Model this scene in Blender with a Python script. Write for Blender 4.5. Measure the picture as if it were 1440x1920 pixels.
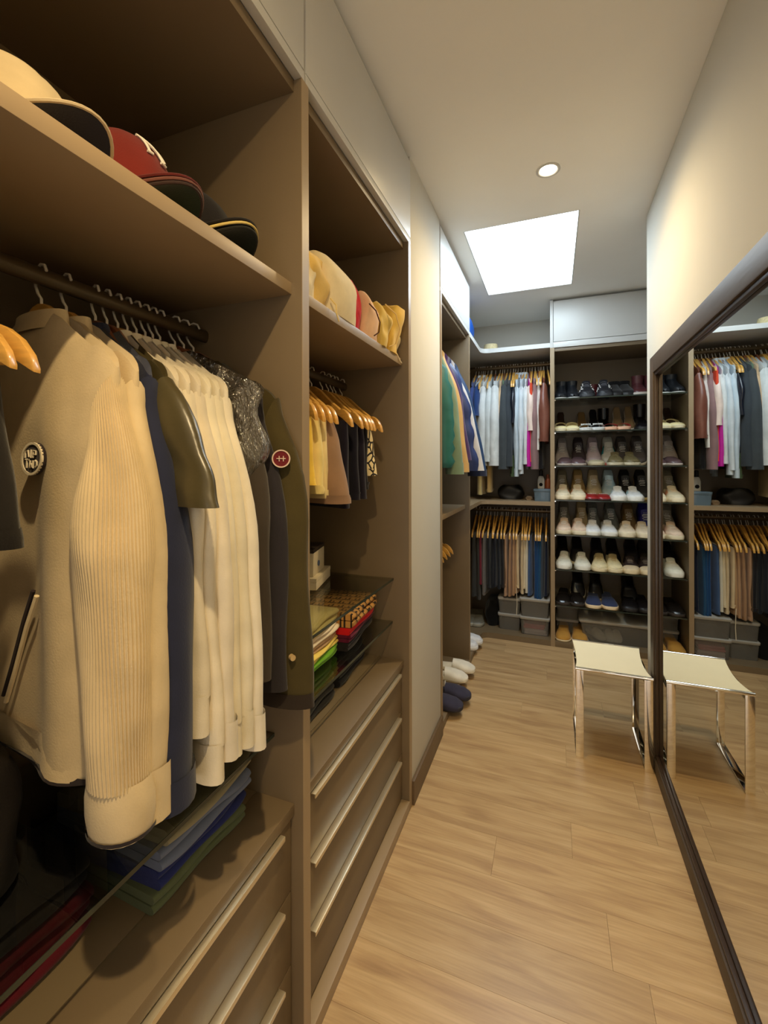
import bpy, bmesh, math, random
from mathutils import Vector, Matrix
random.seed(7)
PI = math.pi
for o in list(bpy.data.objects): bpy.data.objects.remove(o)
SC = bpy.context.scene
COL = SC.collection
# ------------------------------------------------------------------ camera
cam_d = bpy.data.cameras.new('camera'); cam = bpy.data.objects.new('camera', cam_d); COL.objects.link(cam)
cam_d.sensor_fit = 'VERTICAL'; cam_d.sensor_height = 36.0; cam_d.sensor_width = 27.0
cam_d.lens = 826.7 / 1920 * 36; cam_d.shift_y = -(960 - 870.5) / 1920
cam_d.clip_start = 0.02
cam.matrix_world = Matrix.Translation((0, 0, 1.3)) @ Matrix.Rotation(math.radians(21.0), 4, 'Z') @ Matrix.Rotation(PI / 2, 4, 'X') @ Matrix.Rotation(math.radians(-0.15), 4, 'Z')
SC.camera = cam
# ------------------------------------------------------------------ world, exposure
w = bpy.data.worlds.new('world'); SC.world = w; w.use_nodes = True
w.node_tree.nodes['Background'].inputs[0].default_value = (1.0, 0.96, 0.90, 1)
w.node_tree.nodes['Background'].inputs[1].default_value = 0.85
SC.view_settings.view_transform = 'Standard'; SC.view_settings.look = 'None'
SC.view_settings.gamma = 1.0; SC.view_settings.use_curve_mapping = False
SC.view_settings.exposure = 0.90
SKY_EMIT = 6.3
LAMP_W = 24.0
WARM = (1.0, 0.745, 0.39)
# key dimensions (metres)
CEIL = 2.475; XL = -0.505; XB = -1.005; XR = 0.416; YB = 3.36; YW = 3.83
D1, D2 = 0.826, 0.854          # divider between the two near bays
E1, E2 = 1.577, 1.605          # end panel of the second bay
F1, F2 = 2.08, 2.107           # first panel of the third bay
G1, G2 = 2.85, 2.875           # last panel of the third bay
# ------------------------------------------------------------------ materials
def lin(c):
    def f(v):
        v = v / 255.0
        return v / 12.92 if v <= 0.04045 else ((v + 0.055) / 1.055) ** 2.4
    return (f(c[0]), f(c[1]), f(c[2]), 1)
MATS = {}
def mat(key, col, rough=0.6, metal=0.0, var=0.06, scale=30, bump=0.0, bscale=200, stretch=(1, 1, 1), sheen=0.0, coat=0.0, spec=0.5, col2=None, rnd=0.0):
    if key in MATS: return MATS[key]
    m = bpy.data.materials.new(key); m.use_nodes = True; nt = m.node_tree; b = nt.nodes['Principled BSDF']
    tc = nt.nodes.new('ShaderNodeTexCoord'); mp = nt.nodes.new('ShaderNodeMapping'); mp.inputs['Scale'].default_value = stretch
    nt.links.new(tc.outputs['Object'], mp.inputs[0])
    nz = nt.nodes.new('ShaderNodeTexNoise'); nz.inputs['Scale'].default_value = scale; nz.inputs['Detail'].default_value = 3
    nt.links.new(mp.outputs[0], nz.inputs['Vector'])
    rp = nt.nodes.new('ShaderNodeValToRGB')
    c = lin(col); c2 = lin(col2) if col2 else tuple(max(0, v * (1 - 3 * var)) for v in c[:3]) + (1,)
    rp.color_ramp.elements[0].position = 0.3; rp.color_ramp.elements[1].position = 0.7
    rp.color_ramp.elements[0].color = c2; rp.color_ramp.elements[1].color = c
    nt.links.new(nz.outputs[0], rp.inputs[0])
    out = rp.outputs[0]
    if rnd:
        oi = nt.nodes.new('ShaderNodeObjectInfo'); mr = nt.nodes.new('ShaderNodeMapRange')
        mr.inputs[3].default_value = 1 - rnd; mr.inputs[4].default_value = 1 + rnd
        hs = nt.nodes.new('ShaderNodeHueSaturation')
        nt.links.new(oi.outputs['Random'], mr.inputs[0]); nt.links.new(mr.outputs[0], hs.inputs['Value']); nt.links.new(out, hs.inputs['Color'])
        out = hs.outputs[0]
    nt.links.new(out, b.inputs['Base Color'])
    b.inputs['Roughness'].default_value = rough; b.inputs['Metallic'].default_value = metal
    b.inputs['Specular IOR Level'].default_value = spec
    if sheen: b.inputs['Sheen Weight'].default_value = sheen; b.inputs['Sheen Roughness'].default_value = 0.5
    if coat: b.inputs['Coat Weight'].default_value = coat; b.inputs['Coat Roughness'].default_value = 0.08
    if bump:
        n2 = nt.nodes.new('ShaderNodeTexNoise'); n2.inputs['Scale'].default_value = bscale; n2.inputs['Detail'].default_value = 2
        nt.links.new(mp.outputs[0], n2.inputs['Vector'])
        bp = nt.nodes.new('ShaderNodeBump'); bp.inputs['Strength'].default_value = bump; bp.inputs['Distance'].default_value = 0.002
        nt.links.new(n2.outputs[0], bp.inputs['Height']); nt.links.new(bp.outputs[0], b.inputs['Normal'])
    MATS[key] = m
    return m
def cloth(col, rough=0.9, bump=0.18, var=0.05, sheen=0.15):
    return mat('cloth_%d_%d_%d_%d' % (tuple(col) + (int(rough * 100),)), col, rough, 0, var, 18, bump, 350, sheen=sheen, spec=0.2)
def satin(col, rough=0.42):
    return mat('satin_%d_%d_%d' % tuple(col), col, rough, 0, 0.05, 14, 0.25, 60, spec=0.5)
def leather(col, rough=0.35):
    return mat('leather_%d_%d_%d' % tuple(col), col, rough, 0, 0.06, 40, 0.2, 260, spec=0.5)
def rubber(col, rough=0.6):
    return mat('rubber_%d_%d_%d' % tuple(col), col, rough, 0, 0.04, 30, 0.05, 300)
def emit(key, col, s):
    m = bpy.data.materials.new(key); m.use_nodes = True; nt = m.node_tree
    for n in list(nt.nodes): nt.nodes.remove(n)
    e = nt.nodes.new('ShaderNodeEmission'); e.inputs[0].default_value = tuple(col) + (1,); e.inputs[1].default_value = s
    o = nt.nodes.new('ShaderNodeOutputMaterial'); nt.links.new(e.outputs[0], o.inputs[0]); return m
def clear(key, tint, amount, gloss_rough=0.02, body=None, bodyamt=0.0, bump=0.0, fres=1.45):
    m = bpy.data.materials.new(key); m.use_nodes = True; nt = m.node_tree
    for n in list(nt.nodes): nt.nodes.remove(n)
    t = nt.nodes.new('ShaderNodeBsdfTransparent'); t.inputs[0].default_value = tuple(tint) + (1,)
    g = nt.nodes.new('ShaderNodeBsdfGlossy'); g.inputs[1].default_value = gloss_rough
    fr = nt.nodes.new('ShaderNodeFresnel'); fr.inputs[0].default_value = fres
    base = t.outputs[0]
    if body:
        d = nt.nodes.new('ShaderNodeBsdfDiffuse'); d.inputs[0].default_value = lin(body)
        mx0 = nt.nodes.new('ShaderNodeMixShader'); mx0.inputs[0].default_value = bodyamt
        nt.links.new(t.outputs[0], mx0.inputs[1]); nt.links.new(d.outputs[0], mx0.inputs[2]); base = mx0.outputs[0]
    mx = nt.nodes.new('ShaderNodeMixShader')
    mu = nt.nodes.new('ShaderNodeMath'); mu.operation = 'MULTIPLY'; mu.inputs[1].default_value = amount
    nt.links.new(fr.outputs[0], mu.inputs[0]); nt.links.new(mu.outputs[0], mx.inputs[0])
    nt.links.new(base, mx.inputs[1]); nt.links.new(g.outputs[0], mx.inputs[2])
    if bump:
        n2 = nt.nodes.new('ShaderNodeTexNoise'); n2.inputs['Scale'].default_value = 25; n2.inputs['Detail'].default_value = 3
        bp = nt.nodes.new('ShaderNodeBump'); bp.inputs['Strength'].default_value = bump; bp.inputs['Distance'].default_value = 0.02
        nt.links.new(n2.outputs[0], bp.inputs['Height']); nt.links.new(bp.outputs[0], g.inputs['Normal']); nt.links.new(bp.outputs[0], fr.inputs['Normal'])
    o = nt.nodes.new('ShaderNodeOutputMaterial'); nt.links.new(mx.outputs[0], o.inputs[0]); return m
M_LAM = mat('laminate_taupe', (120, 103, 79), 0.42, 0, 0.02, 6, 0.06, 300)
M_EDGE = mat('laminate_edge_band', (158, 136, 106), 0.4, 0, 0.02, 6)
M_WDOOR = mat('door_white', (202, 201, 197), 0.38, 0, 0.01, 4)
M_WALL = mat('wall_paint', (206, 202, 191), 0.85, 0, 0.012, 3, 0.08, 400)
M_CEIL = mat('ceiling_paint', (244, 242, 236), 0.9, 0, 0.012, 3, 0.05, 400)
M_RAIL = mat('rail_brown_metal', (96, 82, 62), 0.35, 0.7, 0.03, 20)
M_ALU = mat('handle_champagne', (226, 214, 186), 0.28, 0.75, 0.02, 20)
M_CHROME = mat('chrome', (235, 232, 225), 0.06, 1.0, 0.0, 10)
M_WIRE = mat('hook_steel', (236, 230, 220), 0.25, 0.25, 0.0, 10)
M_BASEB = mat('skirting_brown', (104, 84, 60), 0.45, 0, 0.04, 12, 0.1, 150, (1, 6, 1))
M_FRAME = mat('mirror_frame_wood', (82, 68, 54), 0.5, 0, 0.10, 9, 0.25, 60, (1, 0.15, 1), spec=0.35)
M_FRAME2 = mat('mirror_frame_lip', (60, 44, 32), 0.3, 0, 0.10, 9, 0.2, 60, (1, 0.15, 1), spec=0.6)
M_MIRROR = mat('mirror_silver', (228, 228, 222), 0.004, 1.0, 0.0, 10)
M_SEAT = mat('seat_cream_leather', (246, 237, 206), 0.55, 0, 0.012, 8, 0.08, 200)
M_GLASS = clear('shelf_glass', (0.93, 0.95, 0.93), 0.55, 0.015)
M_GEDGE = mat('glass_edge_green', (50, 58, 50), 0.15, 0, 0.02, 20)
M_PLAS = clear('storage_plastic', (0.72, 0.72, 0.70), 0.7, 0.12, (198, 196, 190), 0.24)
M_PLID = clear('storage_plastic_lid', (0.62, 0.62, 0.60), 0.7, 0.1, (214, 210, 202), 0.62)
M_FILM = clear('garment_film', (0.88, 0.87, 0.84), 3.5, 0.12, (190, 180, 165), 0.10, bump=1.0, fres=1.6)
M_GROUT = mat('floor_joint', (120, 90, 56), 0.9)
WOODS = [mat('hanger_wood', (220, 166, 80), 0.3, 0, 0.08, 30, 0.05, 90, (1, 1, 5), coat=0.3),
         mat('hanger_wood_dark', (134, 78, 44), 0.33, 0, 0.08, 30, 0.05, 90, (1, 1, 5), coat=0.25)]
# floor wood
def floor_mat():
    m = bpy.data.materials.new('oak_laminate'); m.use_nodes = True; nt = m.node_tree; b = nt.nodes['Principled BSDF']
    tc = nt.nodes.new('ShaderNodeTexCoord'); oi = nt.nodes.new('ShaderNodeObjectInfo')
    ad = nt.nodes.new('ShaderNodeVectorMath'); ad.operation = 'ADD'
    mr = nt.nodes.new('ShaderNodeVectorMath'); mr.operation = 'SCALE'; mr.inputs['Scale'].default_value = 17
    cx = nt.nodes.new('ShaderNodeCombineXYZ'); nt.links.new(oi.outputs['Random'], cx.inputs[0]); nt.links.new(oi.outputs['Random'], cx.inputs[1])
    nt.links.new(cx.outputs[0], mr.inputs[0]); nt.links.new(tc.outputs['Object'], ad.inputs[0]); nt.links.new(mr.outputs[0], ad.inputs[1])
    mp = nt.nodes.new('ShaderNodeMapping'); mp.inputs['Scale'].default_value = (1.1, 9, 1); nt.links.new(ad.outputs[0], mp.inputs[0])
    n1 = nt.nodes.new('ShaderNodeTexNoise'); n1.inputs['Scale'].default_value = 2.6; n1.inputs['Detail'].default_value = 6; n1.inputs['Distortion'].default_value = 0.7
    nt.links.new(mp.outputs[0], n1.inputs['Vector'])
    mp2 = nt.nodes.new('ShaderNodeMapping'); mp2.inputs['Scale'].default_value = (2.5, 60, 1); nt.links.new(ad.outputs[0], mp2.inputs[0])
    n2 = nt.nodes.new('ShaderNodeTexNoise'); n2.inputs['Scale'].default_value = 3; n2.inputs['Detail'].default_value = 3; nt.links.new(mp2.outputs[0], n2.inputs['Vector'])
    r1 = nt.nodes.new('ShaderNodeValToRGB'); e = r1.color_ramp.elements
    e[0].position = 0.25; e[0].color = lin((166, 133, 96)); e[1].position = 0.75; e[1].color = lin((207, 178, 136))
    x = e.new(0.5); x.color = lin((192, 161, 118))
    nt.links.new(n1.outputs[0], r1.inputs[0])
    r2 = nt.nodes.new('ShaderNodeValToRGB'); r2.color_ramp.elements[0].position = 0.3; r2.color_ramp.elements[0].color = (0.80, 0.78, 0.74, 1); r2.color_ramp.elements[1].position = 0.6; r2.color_ramp.elements[1].color = (1, 1, 1, 1)
    nt.links.new(n2.outputs[0], r2.inputs[0])
    mx = nt.nodes.new('ShaderNodeMix'); mx.data_type = 'RGBA'; mx.blend_type = 'MULTIPLY'; mx.inputs[0].default_value = 0.7
    nt.links.new(r1.outputs[0], mx.inputs[6]); nt.links.new(r2.outputs[0], mx.inputs[7])
    hs = nt.nodes.new('ShaderNodeHueSaturation'); mm = nt.nodes.new('ShaderNodeMapRange'); mm.inputs[3].default_value = 0.93; mm.inputs[4].default_value = 1.06
    nt.links.new(oi.outputs['Random'], mm.inputs[0]); nt.links.new(mm.outputs[0], hs.inputs['Value']); nt.links.new(mx.outputs[2], hs.inputs['Color'])
    nt.links.new(hs.outputs[0], b.inputs['Base Color']); b.inputs['Roughness'].default_value = 0.36
    bp = nt.nodes.new('ShaderNodeBump'); bp.inputs['Strength'].default_value = 0.08; bp.inputs['Distance'].default_value = 0.001
    nt.links.new(n2.outputs[0], bp.inputs['Height']); nt.links.new(bp.outputs[0], b.inputs['Normal'])
    return m
M_FLOOR = floor_mat()
# ------------------------------------------------------------------ mesh builder
class MB:
    def __init__(s): s.v = []; s.f = []
    def add(s, vs, fs):
        k = len(s.v); s.v += [tuple(p) for p in vs]; s.f += [tuple(i + k for i in q) for q in fs]; return s
    def box(s, x0, x1, y0, y1, z0, z1):
        vs = [(x, y, z) for z in (z0, z1) for y in (y0, y1) for x in (x0, x1)]
        return s.add(vs, [(0, 2, 3, 1), (4, 5, 7, 6), (0, 1, 5, 4), (2, 6, 7, 3), (0, 4, 6, 2), (1, 3, 7, 5)])
    def loft(s, rings, closed=True, cap0=True, cap1=True):
        n = len(rings[0]); vs = [p for r in rings for p in r]; fs = []
        for i in range(len(rings) - 1):
            for j in range(n if closed else n - 1):
                a = i * n + j; b = i * n + (j + 1) % n
                fs.append((a, b, b + n, a + n))
        if cap0 and closed: fs.append(tuple(range(n - 1, -1, -1)))
        if cap1 and closed: fs.append(tuple((len(rings) - 1) * n + j for j in range(n)))
        return s.add(vs, fs)
    def tube(s, path, r, n=8, cap=True):
        P = [Vector(p) for p in path]; rings = []
        up = None
        for i, p in enumerate(P):
            t = (P[min(i + 1, len(P) - 1)] - P[max(i - 1, 0)]).normalized()
            if up is None:
                up = Vector((0, 0, 1)) if abs(t.z) < 0.9 else Vector((0, 1, 0))
            a = t.cross(up)
            if a.length < 1e-5: a = t.cross(Vector((1, 0, 0)))
            a.normalize(); b = a.cross(t).normalized(); up = b
            rr = r[i] if isinstance(r, (list, tuple)) else r
            rx, ry = rr if isinstance(rr, (list, tuple)) else (rr, rr)
            rings.append([p + a * rx * math.cos(2 * PI * k / n) + b * ry * math.sin(2 * PI * k / n) for k in range(n)])
        return s.loft(rings, True, cap, cap)
    def prism(s, pts, fn, h0, h1):
        # 2-D outline extruded; fn(u, v, h) gives the 3-D point
        n = len(pts)
        vs = [fn(u, v, h0) for u, v in pts] + [fn(u, v, h1) for u, v in pts]
        fs = [tuple(range(n - 1, -1, -1)), tuple(range(n, 2 * n))] + [(i, (i + 1) % n, n + (i + 1) % n, n + i) for i in range(n)]
        return s.add(vs, fs)
    def grid(s, fn, nu, nv, closed_u=False):
        vs = [fn(i / (nu if closed_u else nu - 1), j / (nv - 1)) for j in range(nv) for i in range(nu)]
        fs = []
        for j in range(nv - 1):
            for i in range(nu if closed_u else nu - 1):
                a = j * nu + i; b = j * nu + (i + 1) % nu
                fs.append((a, b, b + nu, a + nu))
        return s.add(vs, fs)
    def mesh(s, name, m, smooth=True, bevel=0.0, ang=40, solid=0.0):
        me = bpy.data.meshes.new(name); me.from_pydata(s.v, [], s.f)
        bm = bmesh.new(); bm.from_mesh(me)
        bmesh.ops.recalc_face_normals(bm, faces=bm.faces)
        if bevel:
            es = [e for e in bm.edges if len(e.link_faces) == 2 and e.calc_face_angle(0) > 0.6]
            bmesh.ops.bevel(bm, geom=es, offset=bevel, segments=2, profile=0.6, affect='EDGES')
        if smooth:
            for f in bm.faces: f.smooth = True
            for e in bm.edges:
                if len(e.link_faces) == 2 and e.calc_face_angle(0) > math.radians(ang): e.smooth = False
        bm.to_mesh(me); bm.free()
        me.materials.append(m); return me
    def obj(s, name, m, parent=None, smooth=True, bevel=0.0, ang=40):
        return link(name, s.mesh(name, m, smooth, bevel, ang), parent)
def link(name, me, parent=None):
    o = bpy.data.objects.new(name, me); COL.objects.link(o)
    if parent: o.parent = parent
    return o
def tag(o, label, cat, group=None):
    o['label'] = label; o['category'] = cat
    if group: o['group'] = group
    return o
def struct(o): o['kind'] = 'structure'; return o
def thing(name, label, cat, loc=(0, 0, 0), rz=0, group=None, rot=None):
    o = bpy.data.objects.new(name, None); COL.objects.link(o); o.empty_display_size = 0.05
    o.location = loc; o.rotation_euler = rot if rot else (0, 0, rz)
    return tag(o, label, cat, group)
def part_box(name, parent, m, x0, x1, y0, y1, z0, z1, bevel=0.0012, label=None):
    o = MB().box(x0, x1, y0, y1, z0, z1).obj(name, m, parent, bevel=bevel)
    if label: o['label'] = label
    return o
def ip(t, xs, ys):
    if t <= xs[0]: return ys[0]
    for i in range(len(xs) - 1):
        if t <= xs[i + 1]:
            k = (t - xs[i]) / (xs[i + 1] - xs[i]); k = k * k * (3 - 2 * k)
            return ys[i] + (ys[i + 1] - ys[i]) * k
    return ys[-1]
# ------------------------------------------------------------------ setting
fl = struct(MB().box(-1.04, 0.84, -1.3, 3.9, -0.06, -0.010).obj('floor', M_GROUT))
PW = 0.156; row0 = 1.42 - PW * 17
rows = int((3.5 - row0) / PW) + 1
for r in range(rows):
    y0 = row0 + r * PW; y1 = y0 + PW
    if y1 > 3.52: break
    k = r - 17
    xj = {0: -0.187, 1: 0.056, 6: -0.16, -2: 0.22, 3: 0.30, -4: -0.08}.get(k, ((k * 0.47) % 1.22) - 0.61)
    xs = [xj + 1.22 * i for i in range(-2, 3)]
    xs = [-0.66] + [x for x in xs if -0.60 < x < 0.78] + [0.83]
    for a, b in zip(xs, xs[1:]):
        link('plank', MB().box(a + .0003, b - .0003, y0 + .0003, y1 - .0003, -0.010, 0.0).mesh('plank', M_FLOOR, False, 0.0), fl)
SX0, SX1, SY0, SY1 = -0.423, 0.119, 2.23, 3.133
c = MB()
c.box(-1.04, SX0, -1.3, 3.9, CEIL, CEIL + .1).box(SX1, 0.84, -1.3, 3.9, CEIL, CEIL + .1)
c.box(SX0, SX1, -1.3, SY0, CEIL, CEIL + .1).box(SX0, SX1, SY1, 3.9, CEIL, CEIL + .1)
struct(c.obj('ceiling', M_CEIL, smooth=False))
sk = struct(bpy.data.objects.new('window_1', None)); COL.objects.link(sk); sk.location = (0, 0, 0)
sk['label'] = 'square frosted skylight set flush into the white ceiling'
fr = MB(); t = 0.006
fr.box(SX0, SX0 + t, SY0, SY1, CEIL + .001, CEIL + .03).box(SX1 - t, SX1, SY0, SY1, CEIL + .001, CEIL + .03)
fr.box(SX0 + t, SX1 - t, SY0, SY0 + t, CEIL + .001, CEIL + .03).box(SX0 + t, SX1 - t, SY1 - t, SY1, CEIL + .001, CEIL + .03)
fr.obj('skylight_frame', M_WDOOR, sk, False)
MB().box(SX0 + t, SX1 - t, SY0 + t, SY1 - t, CEIL + .012, CEIL + .022).obj('skylight_pane', emit('skylight_daylight', (0.74, 0.89, 1.0), SKY_EMIT), sk, False)
struct(MB().box(XB - .03, XB - .002, -1.3, YW, 0, CEIL).obj('wall_left', M_WALL, smooth=False))
struct(MB().box(-1.04, 0.84, YW, YW + .05, 0, CEIL).obj('wall_back', M_WALL, smooth=False))
struct(MB().box(XR, XR + .10, -1.3, 2.40, 0, CEIL).obj('wall_right', M_WALL, bevel=0.003))
struct(MB().box(0.80, 0.84, 2.40, YW, 0, CEIL).obj('wall_alcove', M_WALL, smooth=False))
struct(MB().box(XR + .10, 0.80, 2.34, 2.40, 0, CEIL).obj('wall_return', M_WALL, smooth=False))
struct(MB().box(-1.04, -0.46, -1.3, -1.22, 0, CEIL).box(0.38, XR, -1.3, -1.22, 0, CEIL).box(-0.46, 0.38, -1.3, -1.22, 2.12, CEIL).obj('wall_front', M_WALL, smooth=False))  # unseen wall; its doorway opening is added to let soft fill light in
struct(MB().box(XB, XL, -1.22, 0.055, 0, CEIL).obj('wall_entry', M_WALL, bevel=0.003))
struct(MB().box(XB, XL - .003, E2 + .002, F1 - .002, 0, CEIL).obj('wall_pier', M_WALL, bevel=0.002))
struct(MB().box(XL - .003, XL + .009, E2 + .002, F1 - .002, 0, 0.092).obj('baseboard_left', M_BASEB, bevel=0.002))
# ------------------------------------------------------------------ downlights
def downlight(x, y, label, power=1.0):
    t = thing('recessed_downlight', label, 'ceiling light', (x, y, CEIL), group='recessed ceiling downlights')
    n = 32
    def ring(r, z): return [(r * math.cos(2 * PI * k / n), r * math.sin(2 * PI * k / n), z) for k in range(n)]
    MB().loft([ring(.046, -.0005), ring(.046, -.004), ring(.040, -.006), ring(.034, -.004), ring(.031, -.001)], True, False, False).obj('trim_ring', M_WDOOR, t)
    MB().loft([ring(.031, -.001), ring(.001, -.0012)], True, False, True).obj('lamp_lens', emit('lamp_glow', (1.0, 0.86, 0.62), 26), t)
    ld = bpy.data.lights.new('spot', 'SPOT'); ld.energy = LAMP_W * power; ld.color = WARM; ld.spot_size = math.radians(162); ld.spot_blend = 1.0
    ld.shadow_soft_size = 0.022
    lo = bpy.data.objects.new('lamp_beam', ld); COL.objects.link(lo); lo.parent = t; lo.location = (0, 0, -0.010)
    return t
downlight(-0.016, 1.88, 'small round warm downlight glowing in the ceiling before the skylight', 1.0)
downlight(0.0, 0.02, 'small round warm downlight in the ceiling above the near clothes rail', 1.9)
# ------------------------------------------------------------------ wardrobe carcasses
def rail(parent, y0, y1, z, x=-0.77, axis='y'):
    m = MB(); n = 16
    def ring(q): return [((x + .009 * math.cos(2 * PI * k / n), q, z + .015 * math.sin(2 * PI * k / n)) if axis == 'y' else (q, x + .009 * math.cos(2 * PI * k / n), z + .015 * math.sin(2 * PI * k / n))) for k in range(n)]
    return m.loft([ring(y0), ring(y1)]).obj('hanging_rail', M_RAIL, parent)
def glass(parent, x0, x1, y0, y1, z, front):
    g = MB().box(x0, x1, y0, y1, z - .008, z).obj('glass_shelf', M_GLASS, parent, False)
    e = MB()
    if front == 'x': e.box(x1, x1 + .0012, y0, y1, z - .008, z)
    else: e.box(x0, x1, y0 - .0012, y0, z - .008, z)
    e.obj('polished_edge', M_GEDGE, g, False)
    return g
def drawers(t, y0, y1):
    part_box('drawer_counter', t, M_LAM, XB + .02, -0.628, y0, y1, 0.537, 0.562)
    part_box('drawer_counter', t, M_LAM, -0.6265, -0.528, y0, y1, 0.537, 0.562)
    zt = [0.532, 0.371, 0.211]; zb = [0.374, 0.214, 0.046]
    for a, b in zip(zt, zb):
        d = part_box('drawer', t, M_LAM, -0.555, -0.535, y0 + .004, y1 - .004, b, a, .0015)
        h = MB().box(-0.535, -0.519, y0 + .045, y1 - .05, a - .002, a + .0005).box(-0.521, -0.518, y0 + .045, y1 - .05, a - .010, a)
        h.obj('handle', M_ALU, d, bevel=.0006)
    part_box('plinth', t, M_EDGE, -0.56, XL, y0, y1, 0.0, 0.036)
def overhead(y0, y1, label):
    t = thing('overhead_cabinet', label, 'cabinet', (0, 0, 0), group='white overhead cabinets')
    part_box('carcass', t, M_WDOOR, XB + .002, XL - .022, y0, y1, 2.140, 2.455)
    part_box('door', t, M_WDOOR, XL - .019, XL, y0 + .002, y1 - .002, 2.160, 2.450, .0015)
    part_box('bottom_rail', t, M_WDOOR, XL - .019, XL, y0 + .0005, y1 - .0005, 2.136, 2.1575, .001)
    return t
def bay(name, label, y0, y1, near, far, drawer=True):
    # y0..y1 inside width; near/far: outer face of side panels or None
    t = thing(name, label, 'wardrobe', (XL - .25, (y0 + y1) / 2, 0), group='open wardrobe bays')
    t.location = (0, 0, 0)
    for a, b in ((near, y0), (y1, far)):
        if a is None or b is None: continue
        sp = part_box('side_panel', t, M_LAM, XB + .002, XL - .0015, a, b, 0, 2.136)
        part_box('edge_band', sp, M_EDGE, XL - .0015, XL, a, b, 0, 2.136, 0)
    part_box('back_panel', t, M_LAM, XB + .002, XB + .016, y0, y1, 0, 2.136, 0)
    part_box('top_panel', t, M_LAM, XB + .016, XL - .02, y0, y1, 2.11, 2.136)
    return t
b1 = bay('wardrobe_bay', 'open taupe wardrobe bay with caps, hanging shirts and drawers nearest the viewer', 0.084, D1, 0.056, D2)
part_box('shelf', b1, M_EDGE, XB + .016, -0.532, 0.084, D1, 1.671, 1.697)
rail(b1, 0.084, D1, 1.604); drawers(b1, 0.084, D1)
glass(b1, XB + .03, -0.579, 0.086, D1 - .002, 0.706, 'x')
b2 = bay('wardrobe_bay', 'open taupe wardrobe bay with fabric bags, shorts and folded knitwear above drawers', D2, E1, None, None)
sp = part_box('side_panel', b2, M_LAM, XB + .002, XL - .0015, E1, E2, 0, 2.136); part_box('edge_band', sp, M_EDGE, XL - .0015, XL, E1, E2, 0, 2.136, 0)
part_box('shelf', b2, M_EDGE, XB + .016, -0.532, D2, E1, 1.671, 1.697)
rail(b2, D2, E1, 1.608); drawers(b2, D2, E1)
glass(b2, XB + .03, -0.568, D2 + .002, E1 - .002, 0.868, 'x'); glass(b2, XB + .03, -0.572, D2 + .002, E1 - .002, 0.705, 'x')
b3 = bay('wardrobe_bay', 'open taupe wardrobe bay with puffer jackets, slippers and low hangers beyond the white pier', F2, G1, F1, G2)
part_box('shelf', b3, M_EDGE, XB + .016, -0.532, F2, G1, 1.012, 1.037)
rail(b3, F2, G1, 2.066); rail(b3, F2, G1, 0.965)
part_box('base_board', b3, M_LAM, XB + .016, XL + .0, F2, G1, 0.0, 0.038)
overhead(0.056, 0.838, 'white overhead cabinet above the caps')
overhead(0.842, E2, 'white overhead cabinet above the fabric bags')
o3 = overhead(F1, G2, 'white overhead cabinet beside the skylight')
# corner unit
cu = thing('corner_unit', 'open taupe corner wardrobe with two clothes rails and rounded shelf', 'wardrobe')
part_box('back_panel', cu, M_LAM, XB + .002, -0.019, YW - .016, YW - .002, 0, 2.13, 0)
part_box('back_panel', cu, M_LAM, XB + .002, XB + .016, G2, YW - .016, 0, 2.13, 0)
def lshelf(name, z0, z1, m, yf=YB, xf=XL):
    r = 0.06
    pts = [(XB + .016, G2), (xf, G2)]
    for k in range(9):
        a = PI / 2 * k / 8
        pts.append((xf + r - r * math.cos(a), yf - r + r * math.sin(a)))
    pts += [(-0.019, yf), (-0.019, YW - .016), (XB + .016, YW - .016)]
    return MB().prism(pts, lambda u, v, h: (u, v, h), z0, z1).obj(name, m, cu, bevel=0)
lshelf('top_shelf', 2.130, 2.162, M_WDOOR)
lshelf('middle_shelf', 1.000, 1.027, M_EDGE)
lshelf('base_board', 0.0, 0.040, M_LAM)
rail(cu, -0.98, -0.019, 2.066, 3.61, 'x'); rail(cu, -0.98, -0.019, 0.935, 3.61, 'x')
# shoe cabinet
sc = thing('shoe_cabinet', 'tall taupe shoe cabinet with glass shelves at the end of the room', 'cabinet')
for a, b in ((-0.019, 0.009), (0.765, 0.792)):
    s_ = part_box('side_panel', sc, M_LAM, a, b, YB + .0015, YW - .002, 0, 2.125)
    part_box('edge_band', s_, M_EDGE, a, b, YB, YB + .0015, 0, 2.125, 0)
part_box('back_panel', sc, M_LAM, 0.009, 0.765, YW - .016, YW - .002, 0.04, 2.125, 0)
part_box('top_panel', sc, M_LAM, 0.009, 0.765, YB + .01, YW - .016, 2.10, 2.125)
part_box('base_board', sc, M_LAM, 0.009, 0.765, YB, YW - .016, 0, 0.04)
SHZ = [1.767, 1.532, 1.287, 1.043, 0.796, 0.547, 0.290]
for z in SHZ: glass(sc, 0.0095, 0.7645, 3.385, YW - .02, z, 'y')
for z in SHZ:
    MB().box(0.009, 0.017, 3.40, 3.408, z - .016, z - .008).obj('shelf_pin', M_CHROME, sc)
so = thing('overhead_cabinet', 'white overhead cabinet above the shoe shelves', 'cabinet', group='white overhead cabinets')
part_box('carcass', so, M_WDOOR, -0.019, 0.79, YB + .022, YW - .002, 2.127, 2.465)
part_box('door', so, M_WDOOR, 0.004, 0.788, YB, YB + .019, 2.168, 2.452, .0015)
part_box('frame_stile', so, M_WDOOR, -0.019, 0.001, YB, YB + .02, 2.1255, 2.465, .001)
part_box('bottom_rail', so, M_WDOOR, 0.002, 0.79, YB, YB + .02, 2.1255, 2.1645, .001)
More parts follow.
